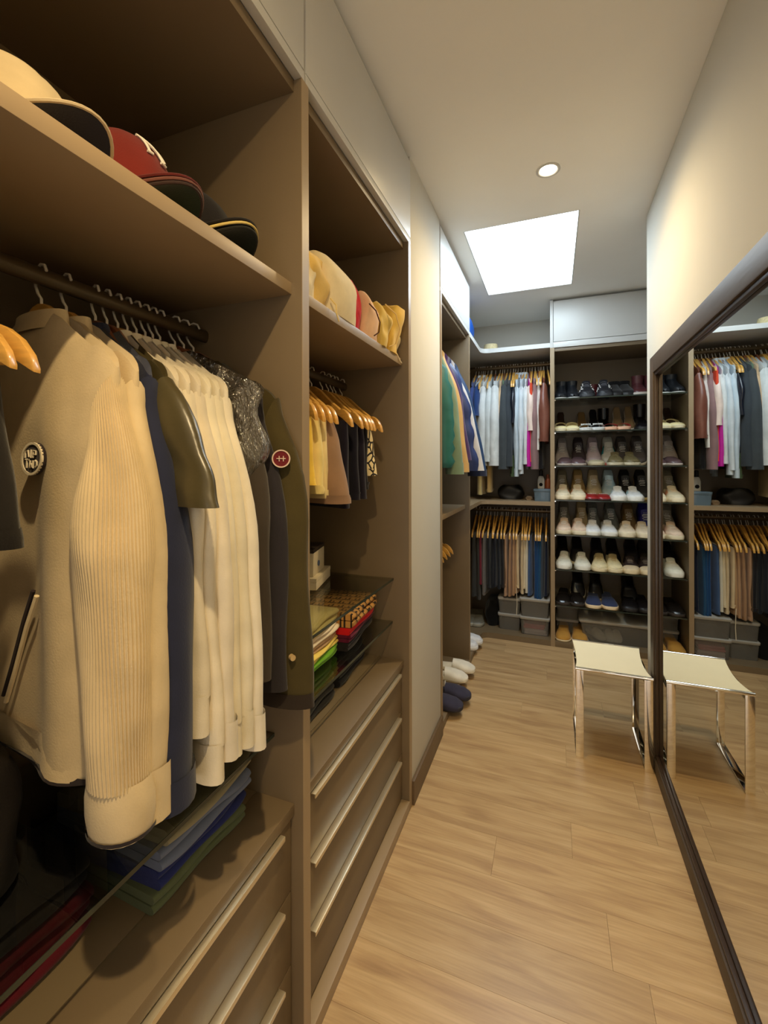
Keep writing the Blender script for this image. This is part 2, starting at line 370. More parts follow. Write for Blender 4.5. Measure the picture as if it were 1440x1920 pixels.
# ------------------------------------------------------------------ mirror
MZ1 = 1.757; MY1 = 2.215; MY0 = -0.35; FS = 0.062; FT = 0.072; FB = 0.058; q = 0.012
mi = thing('wall_mirror', 'large floor-standing mirror in a dark brown wooden frame on the right wall', 'mirror', (0, 0, 0))
xa, xb = XR - .001, 0.394
part_box('mirror_pane', mi, M_MIRROR, 0.4125, XR - .0012, MY0 + FS, MY1 - FS, FB, MZ1 - FT, 0)
def fbar(y0, y1, z0, z1):
    part_box('frame_bar', mi, M_FRAME, xb, xa, y0, y1, z0, z1, .004)
fbar(MY1 - FS, MY1, 0.0, MZ1); fbar(MY0, MY0 + FS, 0.0, MZ1)
fbar(MY0 + FS, MY1 - FS, MZ1 - FT, MZ1); fbar(MY0 + FS, MY1 - FS, 0.0, FB)
lip = MB()
for z0, z1 in ((FB, FB + q), (MZ1 - FT - q, MZ1 - FT)): lip.box(xb + .006, 0.4122, MY0 + FS + q, MY1 - FS - q, z0, z1)
lip.box(xb + .006, 0.4122, MY1 - FS - q, MY1 - FS, FB, MZ1 - FT).box(xb + .006, 0.4122, MY0 + FS, MY0 + FS + q, FB, MZ1 - FT)
lip.obj('frame_lip', M_FRAME2, mi, bevel=.002)
# ------------------------------------------------------------------ stool
st = thing('stool', 'low chrome stool with cream leather sling seat beside the mirror', 'stool', (0.2395, 2.295, 0))
SWX, SWY, SH = 0.150, 0.165, 0.400
def seat(u, v):
    x = (u - .5) * 2; y = (v - .5) * 2
    pinch = 1 - .07 * (1 - y * y)
    return (x * SWX * pinch, y * SWY, SH - .002 - .016 * (1 - y * y))
top = MB().grid(seat, 15, 15)
top.grid(lambda u, v: (seat(u, v)[0], seat(u, v)[1], seat(u, v)[2] - .004), 15, 15)
top.obj('seat', M_SEAT, st)
for sy in (-1, 1):
    MB().tube([(-SWX, sy * SWY, SH - .006), (SWX, sy * SWY, SH - .006)], .0075, 12).obj('crossbar', M_CHROME, st)
for sx in (-1, 1):
    xo = sx * (SWX - .017); hw = .016; th = .008
    m = MB()
    m.box(xo - hw, xo + hw, -SWY - th / 2, -SWY + th / 2, 0.0, SH - .012)
    m.box(xo - hw, xo + hw, SWY - th / 2, SWY + th / 2, 0.0, SH - .012)
    m.box(xo - hw, xo + hw, -SWY + th / 2, SWY - th / 2, 0.0, th)
    m.box(xo - hw, xo + hw, -SWY + th / 2, SWY - th / 2, SH - .034, SH - .026)
    m.obj('leg_loop', M_CHROME, st, bevel=.001)
# ------------------------------------------------------------------ hangers
HX = [0, .02, .05, .085, .12, .150, .162, .172, .186, .202, .214, .219]
HT = [-.045, -.048, -.062, -.088, -.112, -.130, -.139, -.137, -.143, -.156, -.174, -.190]
HB = [-.078, -.080, -.092, -.114, -.136, -.154, -.160, -.165, -.174, -.185, -.193, -.196]
HANG = {}
def hanger_data(k):
    if k in HANG: return HANG[k]
    pts = [(-x, z) for x, z in zip(HX[::-1], HT[::-1])] + [(x, z) for x, z in zip(HX[1:], HT[1:])] + [(x, z) for x, z in zip(HX[::-1], HB[::-1])] + [(-x, z) for x, z in zip(HX[1:], HB[1:])]
    m = MB(); nt_ = len(HX)
    # build as strip so that the arms stay clean
    xs = [-x for x in HX[::-1]] + HX[1:]; tt = HT[::-1] + HT[1:]; bb = HB[::-1] + HB[1:]
    rings = [[(x, -.0055, b), (x, .0055, b), (x, .0055, t), (x, -.0055, t)] for x, t, b in zip(xs, tt, bb)]
    m.loft(rings)
    arms = m.mesh('arms', WOODS[k], bevel=0.0012, ang=35)
    path = [(0, 0, -.050), (0, 0, -.036), (-.010, 0, -.026), (-.018, 0, -.012), (-.019, 0, .003), (-.012, 0, .016), (0, 0, .020), (.011, 0, .016), (.016, 0, .006)]
    hook = MB().tube(path, .0023, 6).mesh('hook', M_WIRE)
    bar = MB().tube([(-.188, 0, -.182), (.188, 0, -.182)], .0045, 8).mesh('trouser_bar', WOODS[k])
    HANG[k] = (arms, hook, bar); return HANG[k]
def hanger(loc, rz, carrying, group, k=0, label=None, sx=1.0):
    t = thing('clothes_hanger', label or ('wooden hanger holding ' + carrying), 'hanger', loc, rz, group)
    for n, me in zip(('arms', 'hook', 'trouser_bar'), hanger_data(k)):
        o = link(n, me, t)
        if n != 'hook': o.scale = (sx, 1, 1)
    return t
# ------------------------------------------------------------------ garments
def hang_top(ax):
    ax = ax / .90
    for i in range(len(HX) - 1):
        if ax <= HX[i + 1]:
            k = (ax - HX[i]) / (HX[i + 1] - HX[i]); return HT[i] + (HT[i + 1] - HT[i]) * k + .006
    return HT[-1] + .006
def body_mesh(sw, L, t, seed=0, fold=.012, zn=-.080, zs=-.178, neck=.068, flare=0.0, nu=44, nv=22, tail=0.0, quilt=0, taper=0.0, ttop=.011, shoulders=False):
    rd = random.Random(seed); ph = [rd.uniform(0, 6.28) for _ in range(4)]
    fr_ = [rd.uniform(18, 30), rd.uniform(35, 55)]
    def ztop(x):
        ax = abs(x)
        if shoulders: return hang_top(ax * .19 / sw) - .004 * (ax / sw) ** 4 if ax > neck else hang_top(neck * .19 / sw)
        return zn if ax < neck else zn + (zs - zn) * ((ax - neck) / max(1e-4, sw - neck)) ** 1.1
    def fn(u, v):
        a = 2 * PI * u; cu_, su = math.cos(a), math.sin(a)
        w_ = sw * (1 + flare * v - taper * math.sin(PI * min(1, v * 1.1)) )
        x0 = math.copysign(abs(cu_) ** .55, cu_) * sw
        x = x0 / sw * w_
        b = ttop + (t / 2 - ttop) * min(1, v * 4) ** .7
        y = math.copysign(abs(su) ** .7, su) * b
        if quilt: y *= 0.72 + .42 * abs(math.sin(PI * quilt * v))
        zt = ztop(x0); zb = -L + tail * (x / w_) ** 2
        z = zt + (zb - zt) * v
        am = fold * min(1, v * 1.6)
        y += am * (math.sin(fr_[0] * x + ph[0] + 1.5 * v) + .5 * math.sin(fr_[1] * x + ph[1] - 2 * v))
        x += .3 * am * math.sin(9 * v + ph[2])
        return (x, y, z)
    m = MB().grid(fn, nu, nv, True)
    # close the shoulder line
    n = nu; m.f.append(tuple(range(n)))
    return m
def sleeve_mesh(side, sw, zs, Ls, r0=.062, r1=.042, ry=.55, out=.02, yo=0.0, seed=0, rib=0, nu=20, nv=18, wr=.0025, quilt=0, sw_y=0.0):
    rd = random.Random(seed + 31); ph = [rd.uniform(0, 6.28) for _ in range(4)]
    def sm_(v):
        k = min(1, v / .40); return k * k * (3 - 2 * k)
    def cen(v):
        s = sm_(v)
        return (sw - .022) + .018 * s + out * v, yo * s + sw_y * v, zs - .070 - (Ls - .070) * v
    def fn(u, v):
        a = 2 * PI * u
        x, y, z = cen(v); s = sm_(v)
        rx = r0 + (r1 - r0) * v
        r_y = rx * (ry * s + .42 * (1 - s))
        k = 1.0
        if rib: k += .030 * math.sin(rib * a)
        if quilt: k *= .80 + .34 * abs(math.sin(PI * quilt * v))
        env = min(1, v * 5)
        wv = wr * env * (math.sin(2 * a + 7 * v + ph[0]) + .6 * math.sin(3 * a - 11 * v + ph[1]))
        c_, s_ = math.cos(a), math.sin(a); p = 1.25 * (1 - s)
        R = rx * k + wv
        return (side * (x + R * c_ * math.cos(p)), y + (r_y * k + wv) * s_, z + R * c_ * math.sin(p))
    return MB().grid(fn, nu, nv, True), cen
def garment(name, label, cat, loc, rz, col, group, sw=.205, L=.72, t=.05, m=None, sleeve='long', Ls=None, r0=.060, r1=.042, ry=.55, out=.02, yo=0, cuff=None, cuffcol=None,
            collar=None, collarcol=None, seed=0, fold=.010, tail=0, quilt=0, rib=0, flare=0, hk=0, hang=True, short=None, nu=44, nv=22, wr=.0025, hem=None, sw_y=0.0, sides=(1, -1), hanger_label=None, taper=0.0):
    m = m or cloth(col)
    if hang: hanger(loc, rz, short or label, 'hangers of ' + group, hk, hanger_label, .86)
    g = thing(name, label, cat, loc, rz, group)
    zs = -.165
    body_mesh(sw, L, t, seed, fold, shoulders=True, flare=flare, nu=nu, nv=nv, tail=tail, quilt=quilt, taper=taper).obj('body', m, g, ang=60)
    if hem:
        hm = body_mesh(sw * (1 + flare) * 1.004, L, t * 1.06, seed, fold, zn=-L + hem, zs=-L + hem, neck=0, nu=nu, nv=3, ttop=t * .53)
        hm.f.pop(); hm.obj('hem_band', cloth(cuffcol) if cuffcol else m, g, ang=60)
    if sleeve != 'none':
        Ls = Ls or (.60 if sleeve == 'long' else .20)
        for sd in sides:
            sm, cen = sleeve_mesh(sd, sw, zs, Ls, r0, r1, ry, out, yo, seed + (5 if sd > 0 else 9), rib, nu=(rib * 6 if rib else 20), nv=(34 if rib else 18), wr=wr, quilt=quilt, sw_y=sw_y)
            s_o = sm.obj('sleeve', m, g, ang=60)
            if cuff:
                x, y, z = cen(1.0)
                def cf(u, v, x=x, y=y, z=z, sd=sd):
                    a = 2 * PI * u; k = (.96 + .10 * math.sin(PI * v)) if quilt or rib else 1.03
                    return (sd * (x + .002 * v + r1 * k * math.cos(a)), y + r1 * ry * k * math.sin(a) * 1.05, z + .006 - cuff * v)
                MB().grid(cf, 20, 4, True).obj('cuff', cloth(cuffcol) if cuffcol else m, s_o, ang=60)
    cm = cloth(collarcol) if collarcol else m
    if collar == 'shirt':
        def cl(u, v):
            a = PI * (u * 2 - .5)
            r = .058 + .014 * v - .01 * (1 - v)
            x = r * math.sin(a) * 1.0; y = .020 * math.cos(a) - .006
            return (x * 1.12, y * (1 + .5 * v), -.062 - .012 * math.cos(a) * 0 - .034 * v + .012 * abs(math.sin(a)) * (v - .2) * -1)
        MB().grid(cl, 22, 4).obj('collar', cm, g, ang=70)
    elif collar == 'band':
        def cl(u, v):
            a = 2 * PI * u
            return ((.068 + .006 * v) * math.cos(a), (.020 + .005 * v) * math.sin(a), -.064 - .030 * v)
        MB().grid(cl, 22, 4, True).obj('collar', cm, g, ang=70)
    elif collar == 'lapel':
        for sy in (-1,):
            l = MB()
            l.add([(.010, -.028, -.085), (.062, -.026, -.088), (.105, -.034, -.20), (.075, -.036, -.205), (.082, -.036, -.225), (.02, -.036, -.42), (-.01, -.03, -.30)], [(0, 1, 2, 3, 4, 5, 6)])
            l.obj('lapel', m, g)
    return g
def draped(name, label, cat, loc, rz, col, group, w=.125, L=.62, t=.030, m=None, x0=.03, seed=0, fold=.006, flare=.06, ztop=-.172, hk=0, short=None, hang=True, nu=30, nv=16, cuffcol=None, hanger_label=None, open_t=None):
    # trousers or shorts hanging over / clipped to a hanger bar
    m = m or cloth(col)
    if hang: hanger(loc, rz, short or label, 'hangers of ' + group, hk, hanger_label)
    g = thing(name, label, cat, loc, rz, group)
    b = body_mesh(w, L, t, seed, fold, zn=ztop, zs=ztop - .004, neck=w * .9, flare=flare, nu=nu, nv=nv)
    b.v = [(x + x0, y, z) for x, y, z in b.v]
    b.obj('legs', m, g, ang=60)
    h = body_mesh(w * (1 + flare) * 1.006, L + .002, t * 1.10, seed, fold, zn=-L + .022, zs=-L + .022, neck=0, nu=nu, nv=3, ttop=t * .55)
    h.v = [(x + x0, y, z) for x, y, z in h.v]; h.f.pop()
    h.obj('hem', cloth(cuffcol) if cuffcol else m, g, ang=60)
    return g
# ------------------------------------------------------------------ small makers
def badge(parent, p, n, r, ringcol, fillcol, marks=()):
    n = Vector(n).normalized(); a = Vector((0, 0, 1)).cross(n).normalized(); b = n.cross(a).normalized(); p = Vector(p)
    def disc(r0, r1, h0, h1, k=28):
        m = MB(); f = lambda r, h: [p + n * h + a * r * math.cos(2 * PI * i / k) + b * r * math.sin(2 * PI * i / k) for i in range(k)]
        m.loft([f(r1, h0), f(r1, h1), f(max(r0, 1e-4), h1)], True, False, True); return m
    o = disc(0, r, -.004, .0015).obj('badge', cloth(fillcol), parent, ang=30)
    f = lambda rr, h: [p + n * h + a * rr * math.cos(2 * PI * i / 32) + b * rr * math.sin(2 * PI * i / 32) for i in range(32)]
    MB().loft([f(r, 0), f(r * 1.0, .003), f(r * .86, .003), f(r * .86, 0)], True, False, False).obj('badge_ring', cloth(ringcol), o, ang=30)
    if marks:
        mm = MB()
        for seg in marks:
            mm.tube([p + n * .003 + a * (u * r) + b * (v * r) for u, v in seg], r * .055, 5)
        mm.obj('badge_lettering', cloth(ringcol), o)['kind'] = 'stuff'
    return o
def folded(name, label, cat, x, y, z, dx, dy, h, col, group, lobes=2, rz=0, m=None, seed=0, sag=0.0):
    g = thing(name, label, cat, (x, y, z), rz, group)
    m = m or cloth(col); rd = random.Random(seed)
    lh = h / lobes; parts = []
    for k in range(lobes):
        z0 = k * lh; hh = lh * 1.0; off = rd.uniform(-.006, .004)
        def prof(s, sc, z0=z0, hh=hh, off=off):
            pts = []; n = 10
            for i in range(n + 1):
                a = -PI / 2 + PI * i / n
                pts.append((dx / 2 + off - hh / 2 + hh * .9 * math.cos(a) * sc, z0 + hh / 2 + hh / 2 * math.sin(a) * (.85 + .15 * sc)))
            for i in range(n + 1):
                a = PI / 2 + PI * i / n
                pts.append((-dx / 2 + hh / 2 + hh * .5 * math.cos(a) * sc, z0 + hh / 2 + hh / 2 * math.sin(a) * (.85 + .15 * sc)))
            return pts
        rings = []; N = 14; ph = rd.uniform(0, 6)
        for i in range(N + 1):
            v = i / N; yy = (v - .5) * dy; e = 1 - .35 * (abs(v - .5) * 2) ** 6
            dz = sag * -abs(v - .5) * 2 * 0 + .0022 * math.sin(9 * v + ph) * (k > 0)
            drop = -sag * (v - .5) if sag else 0
            rings.append([(u + .004 * math.sin(6 * v + ph), yy, w * (1 if abs(v - .5) < .49 else .97) + max(-z0, dz)) for u, w in prof(v, e)])
        MB().loft(rings).obj('fold', m, g, ang=60)
    return g
def pouch(name, label, x, y, z, wx, wy, h, col, group, lean=(0, 0), top=.35, rz=0, seed=0, m=None, cord=None, square=.6, wob=.012, overhang=0.0):
    g = thing(name, label, 'bag', (x, y, z), rz, group); rd = random.Random(seed); ph = [rd.uniform(0, 6.28) for _ in range(5)]
    m = m or cloth(col)
    def fn(u, v):
        a = 2 * PI * u; c_, s_ = math.cos(a), math.sin(a)
        c_ = math.copysign(abs(c_) ** square, c_); s_ = math.copysign(abs(s_) ** square, s_)
        k = (.80 + .20 * math.sin(PI * min(1, v * 1.7) * .5) if v < .6 else 1.0)
        kt = 1 - (1 - top) * max(0, (v - .55) / .45) ** 1.6
        k *= kt
        w_ = wob * (math.sin(3 * a + 5 * v + ph[0]) * .5 + math.sin(5 * a - 7 * v + ph[1]) * .35 + math.sin(9 * v + 2 * a + ph[2]) * .3)
        r = 1 + w_ / min(wx, wy)
        return (c_ * wx / 2 * k * r + lean[0] * v * v, s_ * wy / 2 * (1 - (1 - kt) * .35) * r + lean[1] * v * v, max(0.0, h * v + .3 * w_ * (v > .05)))
    b = MB().grid(fn, 32, 20, True); n = 32
    b.f.append(tuple(range(n))); b.f.append(tuple(19 * n + i for i in range(n)))
    b.obj('body', m, g, ang=60)
    if cord: MB().tube(cord[1], .0022, 6).obj('drawstring', cloth(cord[0]), g)
    return g
def cap(label, x, y, z, rz, col, under, brimcol=None, r=.092, h=.125, group='baseball caps on the top shelf', edge=None, brim_only_lift=0.0):
    g = thing('baseball_cap', label, 'cap', (x, y, z), rz, group)
    m = cloth(col); brimcol = brimcol or col
    def fn(u, v):
        a = 2 * PI * u; rr = math.cos(v * PI / 2) ** .75
        seam = 1 - .012 * abs(math.cos(3 * a)) ** 12
        front = 1 + .06 * math.cos(a) * (1 - v)
        return (r * 1.06 * rr * math.cos(a) * seam * front, r * .94 * rr * math.sin(a) * seam, .012 + h * math.sin(v * PI / 2) ** .9 * seam)
    MB().grid(fn, 48, 14, True).obj('crown', m, g, ang=50)
    MB().tube([(0, 0, h + .008), (0, 0, h + .018)], [.008, .005], 10).obj('button', m, g)
    def br(lift):
        def f(u, v):
            a = (u - .5) * 2 * 1.22
            L = .055 * math.cos(a * .78)
            rx = r * 1.05 + L * v
            X = math.cos(a) * rx if v else math.cos(a) * r * 1.02
            Yv = math.sin(a) * (r * .93 + .010 * v * math.cos(a))
            droop = .062 * (1 - (Yv / r) ** 2 * 1.05)
            return (X, Yv, max(.002, .006 + droop * (.75 + .10 * v)) + lift)
        return f
    t_ = MB().grid(br(.003), 25, 7); t_.obj('brim', cloth(brimcol), g, ang=60)
    u_ = MB().grid(br(-.0005), 25, 7); u_.obj('brim_underside', cloth(under), g, ang=60)
    f1, f0 = br(.0032), br(-.0008)
    e = MB().tube([tuple((p + q) / 2 for p, q in zip(f1(i / 24, 1), f0(i / 24, 1))) for i in range(25)], .0026, 6)
    e.obj('brim_edge', cloth(edge or brimcol), g)
    return g
# ------------------------------------------------------------------ bay 1 : caps
ZS = 1.697
cap('cream baseball cap with dark navy underside of brim, leftmost on the top shelf', -.712, .378, ZS, .18, (204, 184, 146), (40, 40, 52), edge=(206, 186, 150), r=.098, h=.140)
M1 = cap('maroon baseball cap with white interlocked letters between the cream and black caps', -.710, .548, ZS + .012, .16, (116, 34, 26), (60, 54, 46), r=.098, h=.145, edge=(96, 30, 26))
# interlocked N and Y on the maroon crown
def crown_pt(u, v, r=.098, h=.145, off=.002):
    a = u; rr = math.cos(v * PI / 2) ** .75
    return Vector(((r * 1.06 * rr * (1 + .06 * math.cos(a) * (1 - v)) + off) * math.cos(a), (r * .94 * rr + off) * math.sin(a), .012 + h * math.sin(v * PI / 2) ** .9 + off * .6))
def crown_stroke(m, pts, wd=.0024):
    P = []
    for (p, q) in zip(pts, pts[1:]):
        for i in range(7):
            k = i / 6; P.append(crown_pt(-.02 + (p[0] + (q[0] - p[0]) * k) * .28, .56 + (p[1] + (q[1] - p[1]) * k) * .15))
    m.tube(P, [(wd, .0022)] * len(P), 6)
lg = MB()
for st_ in [[(-.9, -.9), (-.9, .9)], [(-.9, .9), (.55, -.9)], [(.55, -.9), (.55, .9)], [(-.35, 1.15), (.15, .1)], [(.9, 1.15), (.15, .1)], [(.15, .1), (.15, -1.2)], [(-1.1, .92), (-.65, .92)], [(-1.1, -.92), (-.65, -.92)], [(-.1, -1.2), (.4, -1.2)]]:
    crown_stroke(lg, st_)
lg.obj('cap_letters', cloth((246, 240, 226)), M1)['kind'] = 'stuff'
cap('dusty rose cap brim nested under the maroon cap', -.704, .548, ZS + .006, .16, (112, 66, 54), (92, 62, 52), r=.094, h=.135, edge=(120, 74, 62))
cap('dark green cap brim at the bottom under the maroon cap', -.700, .548, ZS, .16, (44, 44, 30), (40, 52, 34), r=.090, h=.125, edge=(60, 40, 34))
M2 = cap('black baseball cap with a white swoosh mark near the wardrobe divider', -.706, .703, ZS + .020, .12, (26, 22, 22), (30, 26, 24), r=.094, h=.128, edge=(30, 26, 24))
lg = MB(); P = [crown_pt(.15 + .30 * k / 10, .30 + .12 * (k / 10) ** 2, .094, .128) for k in range(11)]
lg.tube(P, [.0008 + .002 * math.sin(PI * k / 10) for k in range(11)], 6); lg.obj('cap_mark', cloth((240, 236, 224)), M2)
cap('cap with a bright yellow brim under the black cap', -.702, .703, ZS + .013, .12, (40, 34, 24), (30, 30, 26), brimcol=(232, 178, 48), r=.092, h=.122, edge=(226, 200, 120))
cap('dark olive cap lowest of the pile beside the divider', -.698, .703, ZS + .004, .12, (30, 30, 22), (26, 34, 26), r=.088, h=.115, edge=(34, 34, 28))
# ------------------------------------------------------------------ bay 1 : hanging clothes
RZ1 = 1.604; RX = -.77; d2r = math.radians
GB1 = 'clothes on the near rail'
hanger((RX, .235, RZ1), d2r(21), '', 'hangers on the near rail', 0, 'light wooden hanger with the dark shorts, leftmost on the near rail')
hanger((RX, .262, RZ1), d2r(20), '', 'hangers on the near rail', 0, 'empty light wooden hanger tilted in front of the cream bomber')
draped('trousers', 'black trousers at the left edge of the near rail', 'trousers', (RX, .255, RZ1), d2r(21), (34, 30, 26), GB1, w=.13, L=.40, t=.04, x0=.044, hang=False, flare=.20, seed=3)
CREAM = (212, 190, 150)
def bomber(Y, yaw, label, short, rib, seed, det):
    g = garment('bomber_jacket', label, 'jacket', (RX, Y, RZ1), d2r(yaw), CREAM, GB1, sw=.205, L=.735, t=.085 if det else .05, rib=rib, Ls=.555, r0=.060, r1=.046, ry=.80, out=.030, yo=-.012, cuff=.072,
                collar='band', seed=seed, fold=.008, hem=.05, short=short, nu=64, nv=34, wr=.003, taper=.03, hk=0, sides=(1, -1) if not rib else (1, -1))
    return g
bj = bomber(.466, -7, 'cream bomber jacket with ribbed knit sleeve and round badge, front of the near rail', 'the cream ribbed bomber jacket', 62, 2, True)
LET = [[(-.55, .05), (-.55, .45), (-.3, .5), (-.2, .1)], [(0, .55), (0, .05)], [(.2, .05), (.2, .5), (.45, .45), (.45, .25), (.2, .25)], [(-.5, -.05), (-.2, -.05), (-.35, -.05), (-.35, -.55)], [(-.05, -.1), (-.05, -.55), (.1, -.3), (.25, -.55), (.25, -.1)], [(.45, -.1), (.6, -.2), (.6, -.4), (.45, -.5)]]
badge(bj, (.088, -.050, -.295), (.1, -1, .05), .0235, (226, 214, 190), (44, 34, 36), LET)
def surf_tube(parent, name, pts, r, col): return MB().tube(pts, r, 6).obj(name, cloth(col), parent)
surf_tube(bj, 'pocket_zip', [(.080, -.047, -.484), (.056, -.048, -.53), (.024, -.049, -.60), (-.004, -.049, -.653)], .0034, (46, 34, 36))
surf_tube(bj, 'pocket_welt', [(.090, -.047, -.490), (.066, -.049, -.538), (.034, -.050, -.608), (.006, -.050, -.660)], .0035, (226, 208, 172))
# navy and white tipping on hem and cuff
hb = body_mesh(.205 * 1.012, .738, .085 * 1.10, 2, .008, zn=-.729, zs=-.729, neck=0, nu=64, nv=3, ttop=.047); hb.f.pop(); hb.obj('hem_stripe', cloth((40, 32, 34)), bj)
sm, cen = sleeve_mesh(1, .205, -.165, .555, .060, .046, .80, .030, -.012)
x, y, z = cen(1.0)
MB().grid(lambda u, v: (x + .002 + .0475 * math.cos(2 * PI * u), y + .0475 * .84 * math.sin(2 * PI * u), z + .006 - .064 - .005 * v), 28, 3, True).obj('cuff_stripe', cloth((40, 32, 34)), bj)
bomber(.505, -9, 'plain cream knit jacket tucked behind the ribbed bomber', 'the plain cream knit jacket', 0, 8, False)
nb = garment('denim_jacket', 'dark navy jacket with dropped shoulder behind the cream jackets', 'jacket', (RX, .556, RZ1), d2r(-16), (36, 40, 62), GB1, L=.79, t=.06, Ls=.590, r0=.070, r1=.052, ry=.8, out=.034, cuff=.045, collar='shirt', seed=11, hk=1, short='the dark navy jacket', fold=.008, hem=.045)
garment('leather_shirt', 'olive short sleeved satin blouse with pointed sleeve', 'shirt', (RX, .578, RZ1), d2r(-14), (70, 64, 42), GB1, L=.70, t=.04, m=satin((72, 64, 40), .34), sleeve='short', Ls=.20, r0=.075, r1=.066, ry=.30, out=.075, seed=14, hk=1, short='the olive short sleeved blouse', fold=.012)
WHT = [(222, 210, 186), (228, 216, 192), (220, 208, 186), (230, 220, 196), (224, 214, 190), (228, 218, 198)]
WL = ['first white shirt on the near rail, right behind the olive blouse', 'second white shirt on the near rail, with long buttoned cuff', 'third white shirt on the near rail, counted from the olive blouse', 'fourth white shirt on the near rail, counted from the olive blouse', 'fifth white shirt on the near rail, counted from the olive blouse', 'last white shirt on the near rail, next to the plastic covered suit']
for i, (Y, yw, L, Ls) in enumerate([(.600, -14, .80, .50), (.620, -13, .81, .585), (.640, -12, .80, .56), (.660, -11, .79, .575), (.678, -10, .76, .57), (.696, -9, .75, .585)]):
    garment('dress_shirt', WL[i], 'shirt', (RX, Y, RZ1), d2r(yw), WHT[i], GB1, L=L, t=.034, Ls=Ls, r0=.062, r1=.047, ry=.42, out=.030 + .008 * (i % 3), cuff=.062, collar='shirt', seed=20 + i, fold=.009, tail=.06, hk=i % 2, short='the ' + WL[i].split(' on ')[0] + ' of the near rail', wr=.003)
ps = garment('suit_jacket', 'dark grey suit jacket wrapped in clear plastic film', 'jacket', (RX, .735, RZ1), d2r(-3), (66, 58, 50), GB1, L=.72, t=.04, Ls=.56, r0=.055, r1=.040, ry=.5, out=.012, seed=30, hk=1, short='the plastic wrapped suit')
fm = body_mesh(.238, .66, .075, 77, .012, nu=60, nv=36, shoulders=True, flare=-.05)
fm.v = [(x + .012 * math.sin(40 * z + 9 * y), y + .006 * math.sin(55 * z + 14 * x) + .004 * math.sin(90 * x), z) for x, y, z in fm.v]
fm.obj('plastic_cover', M_FILM, ps, ang=25)
MB().box(.165, .188, -.060, -.058, -.300, -.250).obj('paper_tag', cloth((240, 226, 180)), ps)
garment('suit_jacket', 'near black suit jacket between the plastic wrapped suit and the olive coat', 'jacket', (RX, .760, RZ1), d2r(2), (46, 42, 46), GB1, L=.77, t=.04, Ls=.60, r0=.058, r1=.044, ry=.5, out=.018, seed=33, hk=1, short='the near black suit jacket')
oc = garment('coat', 'olive brown coat with a round maroon badge against the divider', 'coat', (RX, .788, RZ1), d2r(6), (72, 62, 32), GB1, L=.80, t=.03, sw=.212, Ls=.62, r0=.080, r1=.066, ry=.36, out=.026, yo=-.014, seed=36, hk=1, short='the olive brown coat', fold=.003, cuff=.03, cuffcol=(48, 38, 30), wr=.003)
badge(oc, (.246, -.046, -.292), (.45, -1, .0), .0185, (224, 200, 180), (112, 34, 40), [[(-.5, 0), (.5, 0)], [(-.2, .3), (-.2, -.3)], [(.25, .3), (.25, -.3)]])
MB().tube([(.262, -.036, -.70), (.270, -.042, -.70)], .006, 10).obj('button', leather((200, 170, 120)), oc)
# ------------------------------------------------------------------ bay 1 : under the clothes
FG1 = 'folded clothes on the near drawer counter'
ZC = .562
for i, (h, c_, nm, l) in enumerate([(.032, (96, 104, 72), 'folded_jeans', 'folded olive trousers at the bottom of the jeans pile'), (.036, (40, 48, 104), 'folded_jeans', 'folded dark blue jeans second from the bottom of the pile'), (.034, (112, 120, 142), 'folded_jeans', 'folded grey blue jeans near the top of the pile'), (.030, (150, 140, 108), 'folded_jeans', 'folded khaki trousers on top of the jeans pile')]):
    zz = ZC + sum([.032, .036, .034, .030][:i])
    folded(nm, l, 'trousers', -.745 + .004 * i, .650 + .004 * i, zz, .27, .22, h, c_, FG1, 2, d2r(3 * (i % 2) - 2), seed=50 + i)
folded('folded_sweater', 'dark red folded sweater at the back left of the near counter', 'sweater', -.83, .36, ZC, .28, .26, .075, (84, 12, 26), FG1, 3, seed=60)
folded('folded_sweater', 'black folded sweater lying on the dark red one', 'sweater', -.83, .36, ZC + .075, .27, .25, .05, (36, 32, 34), FG1, 2, seed=61)
pouch('handbag', 'black soft handbag under the cream bomber', -.80, .29, .7065, .24, .26, .20, (22, 18, 18), None, top=.5, seed=62, m=leather((24, 20, 20), .5))
# ------------------------------------------------------------------ bay 2 : fabric bags on the shelf
BG = 'fabric bags on the second shelf'
pouch('dust_bag', 'yellow drawstring dust bag partly behind the divider', -.600, .960, ZS, .13, .13, .122, (244, 206, 120), BG, top=.7, seed=70, wob=.02, lean=(.01, .0), cord=((238, 210, 140), [(.066, .05, .03), (.080, .055, .012), (.083, .05, -.010), (.084, .062, -.028)]))
pouch('dust_bag', 'small cream pouch with dark stripe in front of the yellow bag', -.565, .905, ZS, .07, .08, .100, (246, 228, 186), BG, top=.7, seed=71)
pouch('dust_bag', 'large smooth cream dust bag slumped over the shelf edge', -.590, 1.095, ZS, .15, .185, .150, (244, 226, 184), BG, top=.45, seed=72, lean=(.005, -.03), wob=.008)
pouch('dust_bag', 'bright red pouch squeezed behind the cream dust bag', -.600, 1.232, ZS, .10, .070, .180, (200, 16, 44), BG, top=.55, seed=73, lean=(-.02, .02))
pouch('dust_bag', 'pink beige pouch with a thin brown cord', -.580, 1.312, ZS, .10, .09, .150, (240, 196, 158), BG, top=.42, seed=74, cord=((86, 48, 26), [(.050, -.055, .10), (.062, -.03, .085), (.066, -.005, .055), (.060, .0, .025), (.052, -.02, .01)]))
pouch('dust_bag', 'khaki gathered drawstring bag with a loop handle', -.580, 1.398, ZS, .12, .09, .150, (222, 188, 96), BG, top=.35, seed=75, wob=.018, cord=((236, 200, 132), [(.045, .010, .15), (.075, .035, .12), (.085, .05, .07), (.07, .045, .02), (.055, .02, .006)]))
pouch('dust_bag', 'mustard yellow canvas bag leaning to the right', -.578, 1.480, ZS, .12, .10, .165, (228, 186, 84), BG, top=.85, seed=76, lean=(.02, .03), wob=.014)
